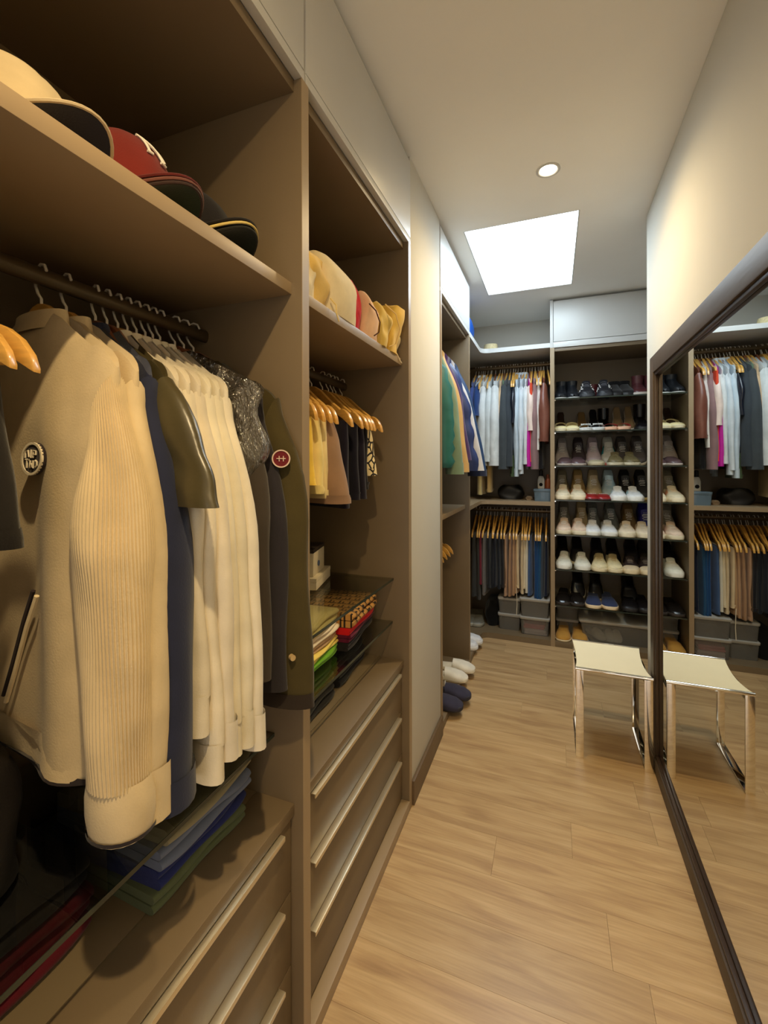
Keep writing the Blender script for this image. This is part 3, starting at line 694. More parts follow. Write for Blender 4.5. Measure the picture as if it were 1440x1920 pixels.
pouch('dust_bag', 'pale cream bag with drawstring ends at the right end of the shelf', -.640, 1.545, ZS, .20, .055, .14, (236, 216, 170), BG, top=.6, seed=77, cord=((240, 222, 188), [(.085, -.02, .03), (.105, -.015, .008), (.112, -.005, -.012), (.116, .006, -.022)]))
# ------------------------------------------------------------------ bay 2 : shorts on hangers
RZ2 = 1.608; GS = 'shorts on the second rail'
YW_ = d2r(-26)
sh = [(1.085, (246, 206, 84), .36, 'bright yellow shorts at the left end of the second rail', 'the bright yellow shorts', 0, {}),
      (1.125, (244, 222, 150), .385, 'pale yellow shorts next to the bright yellow ones', 'the pale yellow shorts', 0, {}),
      (1.165, (236, 214, 156), .40, 'cream shorts between the pale yellow and brown shorts', 'the cream shorts', 0, {}),
      (1.200, (150, 118, 92), .415, 'brown cargo shorts with wide open hem', 'the brown cargo shorts', 0, dict(t=.085, flare=.45)),
      (1.300, (26, 22, 36), .44, 'longest navy shorts beside the brown cargo shorts', 'the longest navy shorts', 0, {}),
      (1.375, (24, 22, 34), .42, 'second navy shorts on the second rail', 'the second navy shorts', 0, {}),
      (1.420, (30, 26, 38), .42, 'third navy shorts on the second rail', 'the third navy shorts', 0, {}),
      (1.452, (22, 20, 26), .39, 'black shorts with a yellow mark on the second rail', 'the black shorts with yellow mark', 0, {}),
      (1.478, (226, 206, 150), .345, 'black and cream printed swim shorts on the second rail', 'the printed swim shorts', 0, dict(t=.06, flare=.15))]
def print_mat():
    m = bpy.data.materials.new('swim_print'); m.use_nodes = True; nt = m.node_tree; b = nt.nodes['Principled BSDF']
    tc = nt.nodes.new('ShaderNodeTexCoord'); v = nt.nodes.new('ShaderNodeTexVoronoi'); v.feature = 'DISTANCE_TO_EDGE'; v.inputs['Scale'].default_value = 42
    mp = nt.nodes.new('ShaderNodeMapping'); mp.inputs['Scale'].default_value = (1.3, 1, .7)
    nt.links.new(tc.outputs['Object'], mp.inputs[0]); nt.links.new(mp.outputs[0], v.inputs['Vector'])
    r = nt.nodes.new('ShaderNodeValToRGB'); r.color_ramp.interpolation = 'CONSTANT'; r.color_ramp.elements[0].color = lin((30, 22, 20)); r.color_ramp.elements[1].position = .09; r.color_ramp.elements[1].color = lin((228, 208, 158))
    nt.links.new(v.outputs['Distance'], r.inputs[0]); nt.links.new(r.outputs[0], b.inputs['Base Color']); b.inputs['Roughness'].default_value = .8
    return m
M_SWIM = print_mat()
for i, (Y, c_, L, l, shrt, hk, kw) in enumerate(sh):
    g = draped('shorts', l, 'shorts', (RX + .01, Y, RZ2), YW_, c_, GS, w=.135, L=L, x0=.055, seed=80 + i, short=shrt, hk=hk, m=M_SWIM if i == 8 else None, fold=.006, **{**dict(t=.04, flare=.08), **kw})
    if i == 7: MB().box(.150, .178, -.026, -.024, -.255, -.215).obj('yellow_print', cloth((220, 170, 50)), g)
    if i == 3:
        MB().grid(lambda u, v: (.10 + .13 * (u - .5), -.040 - .006 * math.sin(PI * u), -.262 - .07 * v), 8, 4).obj('cargo_pocket', cloth((158, 126, 98)), g)
hanger((RX + .01, 1.530, RZ2), d2r(-24), '', 'hangers on the second rail', 0, 'empty wooden hanger at the right end of the second rail')
# ------------------------------------------------------------------ bay 2 : boxes and folded knitwear
def carton(name, label, x, y, z, dx, dy, dz, col, lidcol=None, rz=0, lid=.35, group=None):
    t = thing(name, label, 'box', (x, y, z), rz, group)
    part_box('box_base', t, rubber(col), -dx / 2, dx / 2, -dy / 2, dy / 2, 0, dz * (1 - lid) - .0004, .0015)
    part_box('lid', t, rubber(lidcol or col), -dx / 2 - .001, dx / 2 + .001, -dy / 2 - .001, dy / 2 + .001, dz * (1 - lid), dz, .0015)
    return t
carton('gift_box', 'low cream box on the upper glass shelf of the second bay', -.845, 1.405, .8685, .13, .20, .040, (226, 212, 180), rz=.25)
gb = carton('gift_box', 'small cream box with a blue emblem and dark studded lid', -.845, 1.400, .909, .10, .15, .095, (222, 208, 176), (52, 40, 30), rz=.25, lid=.14)
badge(gb, (.0505, -.01, .035), (1, 0, 0), .010, (70, 90, 130), (90, 110, 150))
KG = 'folded clothes in the second bay'
zz = .7055
def fret_mat():
    m = bpy.data.materials.new('knit_monogram'); m.use_nodes = True; nt = m.node_tree; b = nt.nodes['Principled BSDF']
    tc = nt.nodes.new('ShaderNodeTexCoord'); mp = nt.nodes.new('ShaderNodeMapping'); mp.inputs['Rotation'].default_value = (0, 0, .0); mp.inputs['Scale'].default_value = (28, 28, 28)
    nt.links.new(tc.outputs['Object'], mp.inputs[0]); sp = nt.nodes.new('ShaderNodeSeparateXYZ'); nt.links.new(mp.outputs[0], sp.inputs[0])
    def math_(op, a, b_=None):
        n = nt.nodes.new('ShaderNodeMath'); n.operation = op
        if isinstance(a, (int, float)): n.inputs[0].default_value = a
        else: nt.links.new(a, n.inputs[0])
        if b_ is not None:
            if isinstance(b_, (int, float)): n.inputs[1].default_value = b_
            else: nt.links.new(b_, n.inputs[1])
        return n.outputs[0]
    # alternating upright and upside-down F shapes on a grid
    row = math_('FLOOR', sp.outputs[1]); fy = math_('FRACT', sp.outputs[1]); fx = math_('FRACT', sp.outputs[0])
    par = math_('MODULO', math_('ABSOLUTE', row), 2)
    flip = math_('SUBTRACT', 1.0, fx)
    gx = math_('ADD', math_('MULTIPLY', par, flip), math_('MULTIPLY', math_('SUBTRACT', 1.0, par), fx))
    stem = math_('LESS_THAN', math_('ABSOLUTE', math_('SUBTRACT', fy, .22)), .09)
    bar1 = math_('MULTIPLY', math_('LESS_THAN', math_('ABSOLUTE', math_('SUBTRACT', gx, .82)), .09), math_('LESS_THAN', math_('ABSOLUTE', math_('SUBTRACT', fy, .5)), .36))
    bar2 = math_('MULTIPLY', math_('LESS_THAN', math_('ABSOLUTE', math_('SUBTRACT', gx, .45)), .08), math_('LESS_THAN', math_('ABSOLUTE', math_('SUBTRACT', fy, .42)), .26))
    inside = math_('MULTIPLY', math_('GREATER_THAN', gx, .08), math_('MAXIMUM', stem, math_('MAXIMUM', bar1, bar2)))
    line = math_('GREATER_THAN', fy, .955)
    k = math_('MAXIMUM', inside, line)
    mx = nt.nodes.new('ShaderNodeMix'); mx.data_type = 'RGBA'; mx.inputs[6].default_value = lin((192, 140, 74)); mx.inputs[7].default_value = lin((40, 24, 16)); nt.links.new(k, mx.inputs[0])
    nt.links.new(mx.outputs[2], b.inputs['Base Color']); b.inputs['Roughness'].default_value = .9
    return m
M_FRET = fret_mat()
for i, (h, c_, l, mm) in enumerate([(.028, (34, 28, 28), 'black folded sweatshirt at the bottom of the right pile on glass', None), (.024, (96, 14, 46), 'plum folded sweatshirt under the red one', None), (.024, (214, 20, 26), 'bright red folded sweatshirt under the monogram knit', None), (.044, (192, 140, 74), 'brown and tan monogram knit folded on the right pile', M_FRET)]):
    folded('folded_sweatshirt', l, 'sweatshirt', -.745 + .004 * i, 1.380, zz, .25, .26, h, c_, KG, 2, .10, mm, seed=90 + i); zz += h
zz = .7055
for i, (h, c_, l) in enumerate([(.030, (112, 172, 36), 'lime green folded polo at the bottom of the left pile on glass'), (.022, (240, 214, 110), 'yellow folded polo above the lime green one'), (.024, (206, 168, 126), 'beige folded polo in the left pile'), (.030, (244, 226, 198), 'white folded polo in the left pile'), (.036, (238, 214, 140), 'pale yellow folded polo with collar on top of the left pile')]):
    folded('folded_polo', l, 'polo shirt', -.765, 1.130, zz, .26, .235, h, c_, KG, 2, .06, seed=100 + i); zz += h
zz = ZC
for i, (h, c_, l) in enumerate([(.045, (30, 26, 24), 'black folded sweater on the second counter below the polos'), (.038, (74, 66, 52), 'grey brown folded sweater below the glass shelf'), (.036, (92, 84, 66), 'grey folded sweater just under the lime polo')]):
    folded('folded_sweater', l, 'sweater', -.78, 1.130, zz, .25, .24, h, c_, KG, 2, .06, seed=110 + i); zz += h
zz = ZC
for i, (h, c_, l) in enumerate([(.055, (22, 20, 22), 'black folded jeans on the second counter at the right'), (.050, (52, 48, 48), 'charcoal folded sweater under the right glass pile')]):
    folded('folded_sweater', l, 'sweater', -.790, 1.415, zz, .24, .25, h, c_, KG, 2, .08, seed=120 + i); zz += h
# ------------------------------------------------------------------ bay 3 : jackets
G3 = 'jackets in the third bay'; RZ3 = 2.066
J3 = [(2.188, (40, 112, 108), 'teal green puffer jacket, nearest in the third bay', dict(m=satin((36, 104, 100), .4), quilt=9, t=.08, r0=.070, r1=.056, ry=.8, Ls=.62, out=.03), 'the teal puffer'),
      (2.262, (118, 140, 116), 'sage green sweatshirt behind the teal puffer', dict(t=.05, r0=.065, r1=.046, ry=.8, Ls=.60, out=.07, cuff=.06), 'the sage sweatshirt'),
      (2.335, (206, 170, 112), 'tan jacket with gathered cuff in the third bay', dict(m=satin((206, 168, 108), .5), t=.05, r0=.062, r1=.046, ry=.8, Ls=.60, out=.085, cuff=.05), 'the tan jacket'),
      (2.415, (74, 52, 98), 'purple jacket between the tan jacket and navy puffer', dict(t=.05, r0=.058, r1=.044, ry=.7, Ls=.58, out=.085), 'the purple jacket'),
      (2.505, (40, 56, 112), 'navy blue puffer jacket with wide quilting', dict(m=satin((42, 58, 112), .38), quilt=4, t=.06, r0=.070, r1=.056, ry=.55, Ls=.64, out=.105), 'the navy puffer'),
      (2.590, (206, 204, 206), 'light grey quilted jacket beside the navy puffer', dict(t=.04, r0=.060, r1=.048, ry=.45, Ls=.64, out=.130), 'the light grey quilted jacket'),
      (2.675, (34, 62, 104), 'blue zip jacket farthest in the third bay', dict(m=satin((38, 66, 106), .45), t=.05, r0=.070, r1=.056, ry=.6, Ls=.64, out=.120, cuff=.04, cuffcol=(40, 46, 70)), 'the blue zip jacket')]
for i, (Y, c_, l, kw, shrt) in enumerate(J3):
    g = garment('jacket', l, 'jacket', (RX + .02, Y - .02, RZ3), d2r(8), c_, G3, L=.72, seed=200 + i, short=shrt, collar='band', hk=0, fold=.006, **kw)
    if i == 6: MB().tube([(.268, -.055, -.62), (.272, -.062, -.62)], .007, 10).obj('snap_button', leather((235, 232, 226)), g)
hanger((RX + .02, 2.140, RZ3), d2r(4), '', 'hangers in the third bay', 0, 'empty wooden hanger at the near end of the upper rail in the third bay')
G3b = 'trousers in the third bay'
for i, (Y, c_, l, shrt) in enumerate([(2.33, (34, 34, 44), 'black trousers on the lowest hanger of the third bay', 'the black trousers in the third bay'), (2.41, (38, 44, 66), 'navy trousers in the third bay beside the black ones', 'the navy trousers in the third bay'), (2.49, (48, 54, 80), 'dark blue trousers farthest on the low rail of the third bay', 'the dark blue trousers in the third bay')]):
    draped('trousers', l, 'trousers', (RX, Y, .965), d2r(0), c_, G3b, w=.10, L=.72, t=.04, x0=.05, seed=220 + i, short=shrt)
hanger((RX, 2.57, .965), 0, '', 'hangers in the third bay', 0, 'empty wooden hanger at the far end of the low rail in the third bay')
# ------------------------------------------------------------------ shoes
SS = [0, .04, .14, .30, .46, .60, .74, .86, .94, .985, 1]
SWD = [.40, .58, .70, .70, .74, .88, 1.0, .95, .76, .48, .12]
def swid(s, W, point=0.0):
    w_ = ip(s, SS, SWD) * W / 2
    return w_ * (1 - point * max(0, s - .6) * 1.6)
def outline(L, W, k=1.0, n=20, point=0.0):
    ss = [i / n for i in range(n + 1)]; ss = [.5 - .5 * math.cos(PI * q) for q in ss]
    return [(swid(q, W, point) * k, L * (.5 - q) * (1 + (k - 1) * .5)) for q in ss] + [(-swid(q, W, point) * k, L * (.5 - q) * (1 + (k - 1) * .5)) for q in ss[::-1]]
HPRO = {'sneaker': ([0, .05, .2, .36, .46, .58, .72, .86, .95, 1], [.062, .074, .072, .064, .078, .071, .057, .047, .040, .024]),
        'runner': ([0, .05, .2, .36, .46, .58, .72, .86, .95, 1], [.072, .086, .080, .068, .085, .077, .062, .053, .046, .030]),
        'high': ([0, .05, .2, .36, .46, .58, .72, .86, .95, 1], [.100, .128, .130, .125, .122, .098, .070, .055, .046, .026]),
        'loafer': ([0, .05, .2, .36, .46, .58, .72, .86, .95, 1], [.052, .062, .054, .046, .052, .060, .050, .040, .032, .016]),
        'flat': ([0, .05, .2, .36, .46, .58, .72, .86, .95, 1], [.044, .050, .042, .034, .032, .040, .042, .034, .028, .012]),
        'boot': ([0, .05, .2, .36, .46, .58, .72, .86, .95, 1], [.085, .100, .110, .108, .098, .080, .060, .048, .038, .020])}
OPEN = {'sneaker': .46, 'runner': .46, 'high': .42, 'loafer': .56, 'flat': .66, 'boot': .40}
def shoe(label, x, y, z, col, sole=(236, 230, 218), kind='sneaker', rz=0, pitch=0, L=.265, W=.106, accent=None, lace=None, soleh=.026, group=None, m=None, shaft=0, heel=0, yaw2=0, tongue=None, toecap=None, trim=None, roll=0, name=None, cat='shoe', stripe=None):
    nm = name or {'sneaker': 'sneaker', 'runner': 'running_shoe', 'high': 'high_top', 'loafer': 'loafer', 'flat': 'ballet_flat', 'boot': 'ankle_boot'}[kind]
    g = thing(nm, label, cat, (x, y, z), 0, group, rot=(pitch, roll, rz))
    m = m or (leather(col, .5) if kind in ('sneaker', 'runner', 'high') else leather(col, .32))
    point = .35 if kind in ('boot', 'flat') and heel else .0
    zb = soleh * .75; hx, hy = HPRO[kind]; so_ = OPEN[kind]
    def zlift(s): return heel * max(0, 1 - s / .62) ** 1.3 if heel else 0
    def fn(u, v):
        s = .5 - .5 * math.cos(PI * v); s = min(.999, max(.001, s))
        W_ = swid(s, W, point); h = ip(s, hx, hy)
        op = max(0, min(1, (so_ - s) / .10)); go = W_ * .62 * op
        t = abs(u - .5) * 2; t = 1 - t          # 0 at the sole, 1 at the rim
        sd = 1 if u < .5 else -1
        xx = go + (W_ - go) * max(0, math.cos(t * PI / 2)) ** .62
        zz_ = zb + (h - zb) * math.sin(t * PI / 2) ** .9
        return (sd * xx, L * (.5 - s), zz_ + zlift(s))
    up = MB().grid(fn, 21, 20)
    up.obj('upper', m, g, ang=70)
    # sole
    pts = outline(L, W, 1.05, point=point); n = len(pts)
    rings = []
    for h, k in ((0, .95), (.004, 1.0), (soleh * .8, 1.0), (soleh, .96)):
        rings.append([(px * k, py * k, h * (1 if not heel else .5) + zlift(.5 - py / L) ) for px, py in pts])
    MB().loft(rings).obj('sole', rubber(sole), g, ang=50)
    if heel: MB().loft([[(.012 * math.cos(a) * k, L * .42 + .012 * math.sin(a) * k, zz_) for a in [2 * PI * i / 10 for i in range(10)]] for zz_, k in ((0, .7), (heel * .5, .9), (heel * .95, 1.9))]).obj('heel', m, g)
    # insole
    MB().prism(outline(L * .60, W * .80), lambda a, b, h: (a, b + L * .16, h + zlift(.3) * .9), zb, zb + .006).obj('insole', cloth(trim or (44, 38, 34)), g)
    if kind in ('sneaker', 'runner', 'high'):
        lm = cloth(lace or (238, 234, 226)); lo = MB()
        for k in range(5):
            s = so_ + .02 + .048 * k; h = ip(s, hx, hy) + .0015; ww = .020
            lo.tube([(-ww, L * (.5 - s) - .004 * (k % 2), h - .006), (-ww * .4, L * (.5 - s), h), (ww * .4, L * (.5 - s), h), (ww, L * (.5 - s) + .004 * (k % 2), h - .006)], .0028, 5)
        lo.obj('laces', lm, g)['kind'] = 'stuff'
        def tg(u, v):
            xx = (u - .5) * 2 * .026; s = so_ + .06 - .10 * v
            return (xx, L * (.5 - s), ip(so_, hx, hy) - .006 + .026 * v - .006 * (u - .5) ** 2 * 4)
        MB().grid(tg, 7, 5).obj('tongue', cloth(tongue) if tongue else m, g)
        if accent:
            for sd in (-1, 1):
                def ac(u, v, sd=sd):
                    s = .42 + .30 * u; W_ = swid(s, W); h = ip(s, hx, hy); t = .22 + .42 * v
                    return (sd * (W_ * math.cos(t * PI / 2) ** .62 + .0016), L * (.5 - s), zb + (h - zb) * math.sin(t * PI / 2) ** .9 + .001)
                MB().grid(ac, 8, 5).obj('side_panel', leather(accent, .5), g)
    if toecap:
        def tc(u, v):
            s = .80 + .195 * v; q = (u - .5) * 2; W_ = swid(s, W, point); h = ip(s, hx, hy); t = 1 - abs(q)
            return (math.copysign(1, q) * W_ * max(0, math.cos(t * PI / 2)) ** .62 * 1.02, L * (.5 - s) - .001, zb + (h - zb) * math.sin(t * PI / 2) ** .9 + .0016)
        MB().grid(tc, 15, 8).obj('toe_cap', rubber(toecap), g)
    if kind == 'loafer':
        def sp_(u, v):
            s = .56 + .10 * v; q = (u - .5) * 2; W_ = swid(s, W); h = ip(s, hx, hy); t = 1 - abs(q) * .9
            return (math.copysign(1, q) * W_ * max(0, math.cos(t * PI / 2)) ** .62 * 1.01, L * (.5 - s), zb + (h - zb) * math.sin(t * PI / 2) ** .9 + .0018)
        MB().grid(sp_, 15, 4).obj('strap', m, g)
    if shaft:
        def sf(u, v):
            a = 2 * PI * u; k = 1 + .12 * v
            return (.036 * k * math.cos(a), L * .28 + .044 * k * math.sin(a) - .02 * v * 0, .07 + heel * .6 + shaft * v)
        MB().grid(sf, 20, 6, True).obj('shaft', m, g, ang=60)
    return g
def slide(label, x, y, z, col, sole, rz=0, L=.25, W=.095, group=None, style='band', deco=None, pitch=0, cat='sandal'):
    nm = {'band': 'slide_sandal', 'slipper': 'slipper', 'mary': 'strap_sandal'}[style]
    g = thing(nm, label, cat, (x, y, z), 0, group, rot=(pitch, 0, rz))
    MB().loft([[(px * k, py * k, h) for px, py in outline(L, W, 1.0)] for h, k in ((0, .94), (.004, 1), (.020, 1), (.024, .95))]).obj('sole', rubber(sole), g, ang=50)
    m = cloth(col, .8)
    s0, s1, h = {'band': (.52, .80, .048), 'slipper': (.46, .985, .060), 'mary': (.66, .985, .046)}[style]
    def bd(u, v):
        s = s0 + (s1 - s0) * v; W_ = swid(s, W) * 1.04; t = PI * u
        hh = h if style == 'band' else ip(v, [0, .3, .7, 1], [h, h * .95, h * .72, h * .38])
        return (W_ * math.copysign(abs(math.cos(t)) ** .7, math.cos(t)), L * (.5 - s), .012 + (hh - .012) * math.sin(t) ** .8)
    MB().grid(bd, 17, 8).obj('upper', m, g, ang=60)
    if style == 'mary':
        P = [(.040 * math.cos(a), L * .22 + .052 * math.sin(a), .056 + .022 * math.sin(a)) for a in [2 * PI * i / 20 for i in range(21)]]
        MB().tube(P, [(.002, .006)] * 21, 6).obj('ankle_strap', m, g)
        MB().grid(lambda u, v: (.036 * math.cos(PI * u), L * .5 - .006 - .05 * (1 - math.sin(PI * u)), .02 + .05 * v), 12, 4).obj('heel_counter', m, g)
    if deco:
        d = MB()
        for k in range(6):
            xx = (k - 2.5) * .011
            d.tube([(xx, L * -.16, h - .002), (xx, L * -.16, h + .008)], .005, 6)
        d.obj('beads', rubber(deco), g)['kind'] = 'stuff'
    return g
R_ = math.radians
def pair(lab, xs, y, z, col, **kw):
    yaw = kw.pop('rz', 0); side = kw.pop('side', ('left', 'right'))
    for i, x in enumerate(xs):
        shoe('%s, %s shoe of the pair' % (lab, side[i]), x, y + .006 * i, z, col, rz=yaw + (.04 if i else -.05), **kw)
def X_(px, y=3.41):  # pixel column to metres on the shoe cabinet front
    r = (px - 720) / 826.7; c_, s_ = .93358, .35837
    return y * (r * c_ - s_) / (c_ + r * s_)
YF = 3.525; YK = 3.70
def rowx(*px, y=YF): return [X_(p, y - .12) for p in px]
SG = lambda n: 'shoes on the %s glass shelf' % n
z1, z2, z3, z4, z5, z6, z7 = [q + .0006 for q in SHZ]
PB = R_(-28)       # back row shoes rest on their toes, heels raised against the panel
def back(label, px, z, col, **kw):
    k = dict(kind='sneaker', pitch=R_(30)); k.update(kw); p = k.pop('pitch'); L = k.get('L', .265)
    # toe end on the shelf: lift so that the lowest point touches
    shoe(label, X_(px, 3.60), 3.685, z + L * .5 * math.sin(p) * .95, col, pitch=p, **k)
# shelf 1 (top)
pair('black pointed ankle boot with white sole rim', rowx(1053, 1075), YF, z1, (30, 32, 36), kind='boot', shaft=.055, sole=(220, 222, 220), soleh=.016, group=SG('top'), heel=.04)
for i, x in enumerate(rowx(1102, 1136)):
    g = shoe('black high top sneaker covered in silver studs, %s one of the pair' % ('left', 'right')[i], x, YF, z1, (34, 34, 38), sole=(44, 46, 50), kind='high', lace=(90, 90, 96), group=SG('top'))
    dd = MB(); rd = random.Random(i + 5)
    for k in range(26):
        s = rd.uniform(.40, .74); sd = rd.choice((-1, 1)); t = rd.uniform(.15, .8); hx, hy = HPRO['high']; W_ = swid(s, .098); h = ip(s, hx, hy)
        q = Vector((sd * (W_ * math.cos(t * PI / 2) ** .62 + .002), .265 * (.5 - s), .02 + (h - .02) * math.sin(t * PI / 2) ** .9))
        dd.tube([q, q + Vector((sd * .004, -.004, .004))], [.0050, .002], 6)
    dd.obj('studs', rubber((236, 234, 228), .25), g)['kind'] = 'stuff'
shoe('dark red ankle boot behind the studded sneakers', X_(1116, 3.6), 3.69, z1, (98, 30, 34), kind='boot', shaft=.07, sole=(40, 24, 24), group=SG('top'))
pair('black fluffy ankle boot on the top shelf', rowx(1158, 1180), YF + .03, z1, (16, 14, 14), kind='boot', shaft=.06, sole=(28, 26, 26), m=cloth((18, 16, 16), .98, .9), group=SG('top'))
pair('maroon leather boot at the right of the top shelf', rowx(1205, 1232), YF + .02, z1, (86, 44, 46), kind='boot', shaft=.09, sole=(196, 186, 176), soleh=.02, group=SG('top'))
# shelf 2
for i, x in enumerate(rowx(1052, 1074)): slide('cream ankle strap sandal on the second shelf, %s of the pair' % ('left', 'right')[i], x, YF, z2, (240, 224, 168), (232, 220, 186), group=SG('second'), style='mary')
back('dark brown pump standing behind the cream sandals', 1052, z2, (64, 48, 38), kind='flat', pitch=R_(40), L=.225, W=.075, m=leather((66, 48, 36)))
back('bronze embellished mule behind the white slides', 1092, z2, (120, 92, 56), kind='flat', pitch=R_(38), L=.225, W=.078, m=satin((128, 98, 58), .3))
back('black suede pump on the second shelf', 1114, z2, (24, 22, 22), kind='flat', pitch=R_(44), L=.225, W=.075)
for i, x in enumerate(rowx(1100, 1123)): slide('white slide with beaded strap, %s of the pair' % ('left', 'right')[i], x, YF, z2, (228, 232, 232), (222, 224, 222), group=SG('second'), deco=(244, 244, 240))
for i, x in enumerate(rowx(1147, 1171)): slide('coral pink slide on the second shelf, %s of the pair' % ('left', 'right')[i], x, YF, z2, (214, 92, 84), (240, 190, 158), group=SG('second'))
shoe('black patent tall boot behind the coral slides', X_(1136, 3.6), 3.70, z2, (20, 18, 18), kind='boot', shaft=.12, group=SG('second'), m=leather((20, 18, 18), .15), sole=(22, 20, 20))
back('tan suede high heel on the second shelf, left of the pair', 1160, z2, (134, 108, 72), kind='flat', pitch=R_(50), L=.225, W=.068, m=cloth((136, 110, 74)))
back('tan suede high heel on the second shelf, right of the pair', 1182, z2, (134, 108, 72), kind='flat', pitch=R_(50), L=.225, W=.068, m=cloth((136, 110, 74)))
shoe('black shiny tall boot at the right of the second shelf', X_(1206, 3.55), 3.62, z2, (26, 24, 28), kind='boot', shaft=.13, group=SG('second'), m=leather((24, 22, 26), .18), sole=(22, 20, 20))
# shelf 3
pair('brown purple leather shoe with pale rim on the third shelf', rowx(1060, 1084), YF, z3, (92, 70, 72), kind='loafer', sole=(196, 184, 176), soleh=.016, group=SG('third'), m=leather((92, 70, 72), .3))
pair('olive suede sneaker on the third shelf', rowx(1157, 1186), YF, z3, (112, 100, 66), kind='sneaker', sole=(206, 196, 168), lace=(120, 108, 72), soleh=.022, group=SG('third'))
for px, c_, so_, l, kw in [(1054, (176, 164, 158), (200, 192, 184), 'lilac grey knit runner at the left of the third shelf', {}), (1085, (60, 48, 50), (224, 214, 200), 'dark plum and cream runner behind the brown shoes', {}), (1113, (196, 178, 184), (226, 218, 214), 'pale pink sneaker standing on the third shelf', {}), (1142, (206, 204, 192), (214, 120, 110), 'white runner with teal and coral panels', dict(accent=(40, 140, 146))), (1168, (84, 78, 74), (226, 212, 186), 'charcoal and cream runner, left one on the third shelf', {}), (1198, (90, 82, 78), (226, 212, 186), 'charcoal and cream runner, right one on the third shelf', {})]:
    back(l, px, z3, c_, sole=so_, kind='runner', pitch=R_(38), group=SG('third'), **kw)
shoe('beige rubber soled shoe lying low in the middle of the third shelf', rowx(1119)[0], YF, z3, (184, 172, 140), sole=(190, 178, 146), kind='flat', group=SG('third'))
# shelf 4
pair('cream running shoe with orange panels on the fourth shelf', rowx(1056, 1084), YF, z4, (236, 222, 190), kind='runner', sole=(250, 236, 204), accent=(230, 160, 110), lace=(232, 206, 170), soleh=.032, group=SG('fourth'))
for i, x in enumerate(rowx(1110, 1132)):
    g = shoe('red ballet flat with white stitched bow, %s of the pair' % ('left', 'right')[i], x, YF, z4, (154, 34, 34), kind='flat', sole=(70, 40, 40), soleh=.012, group=SG('fourth'))
    dd = MB(); 
    for k in range(5): dd.tube([((k - 2) * .011, -.058 - .004 * (k % 2), .043), ((k - 2) * .011 + .006, -.066 + .006 * (k % 2), .044)], .0026, 5)
    dd.obj('bow_stitches', rubber((236, 224, 210)), g)['kind'] = 'stuff'
pair('white leather sneaker with pale blue heel on the fourth shelf', rowx(1162, 1192), YF, z4, (240, 242, 242), kind='sneaker', sole=(246, 246, 240), accent=(188, 222, 230), soleh=.034, group=SG('fourth'))
for px, c_, so_, l, kw in [(1054, (150, 138, 110), (206, 194, 168), 'taupe sneaker behind the cream runners', {}), (1084, (180, 148, 92), (206, 176, 120), 'tan sneaker behind the cream runners', dict(accent=(212, 174, 112))), (1114, (190, 168, 128), (214, 196, 160), 'beige sneaker behind the red flats', dict(accent=(206, 190, 150))), (1143, (184, 208, 214), (206, 222, 224), 'pale blue sneaker leaning behind the red flats', {}), (1174, (38, 34, 32), (216, 188, 120), 'black sneaker with yellow sole, left one on the fourth shelf', {}), (1205, (40, 36, 34), (216, 188, 120), 'black sneaker with yellow sole, right one on the fourth shelf', {})]:
    back(l, px, z4, c_, sole=so_, kind='runner', pitch=R_(36), group=SG('fourth'), **kw)
# shelf 5
pair('pale pink runner with tied laces on the fifth shelf', rowx(1058, 1086), YF, z5, (238, 212, 188), kind='runner', sole=(240, 228, 198), accent=(230, 188, 164), soleh=.030, group=SG('fifth'))
pair('plain white sneaker on the fifth shelf', rowx(1113, 1143), YF, z5, (240, 242, 244), kind='sneaker', sole=(240, 240, 232), accent=(228, 232, 236), soleh=.030, group=SG('fifth'))
pair('cream pink low sneaker on the fifth shelf', rowx(1179, 1210), YF, z5, (242, 224, 196), kind='sneaker', sole=(244, 232, 202), soleh=.036, group=SG('fifth'))
for px, c_, so_, l, kw in [(1057, (128, 120, 106), (150, 140, 122), 'grey taupe knit sneaker behind the pink runners', {}), (1091, (178, 156, 116), (196, 178, 140), 'beige sneaker behind the pink runners', {}), (1112, (110, 110, 104), (206, 204, 190), 'grey sneaker behind the plain white pair, left one', {}), (1146, (104, 106, 102), (206, 204, 190), 'grey sneaker behind the plain white pair, right one', dict(accent=(126, 126, 120))), (1180, (120, 92, 52), (140, 112, 70), 'brown suede sneaker behind the cream pink pair', {}), (1211, (34, 30, 130), (40, 36, 110), 'royal blue shoe at the right of the fifth shelf', {})]:
    back(l, px, z5, c_, sole=so_, kind='runner', pitch=R_(38), group=SG('fifth'), **kw)
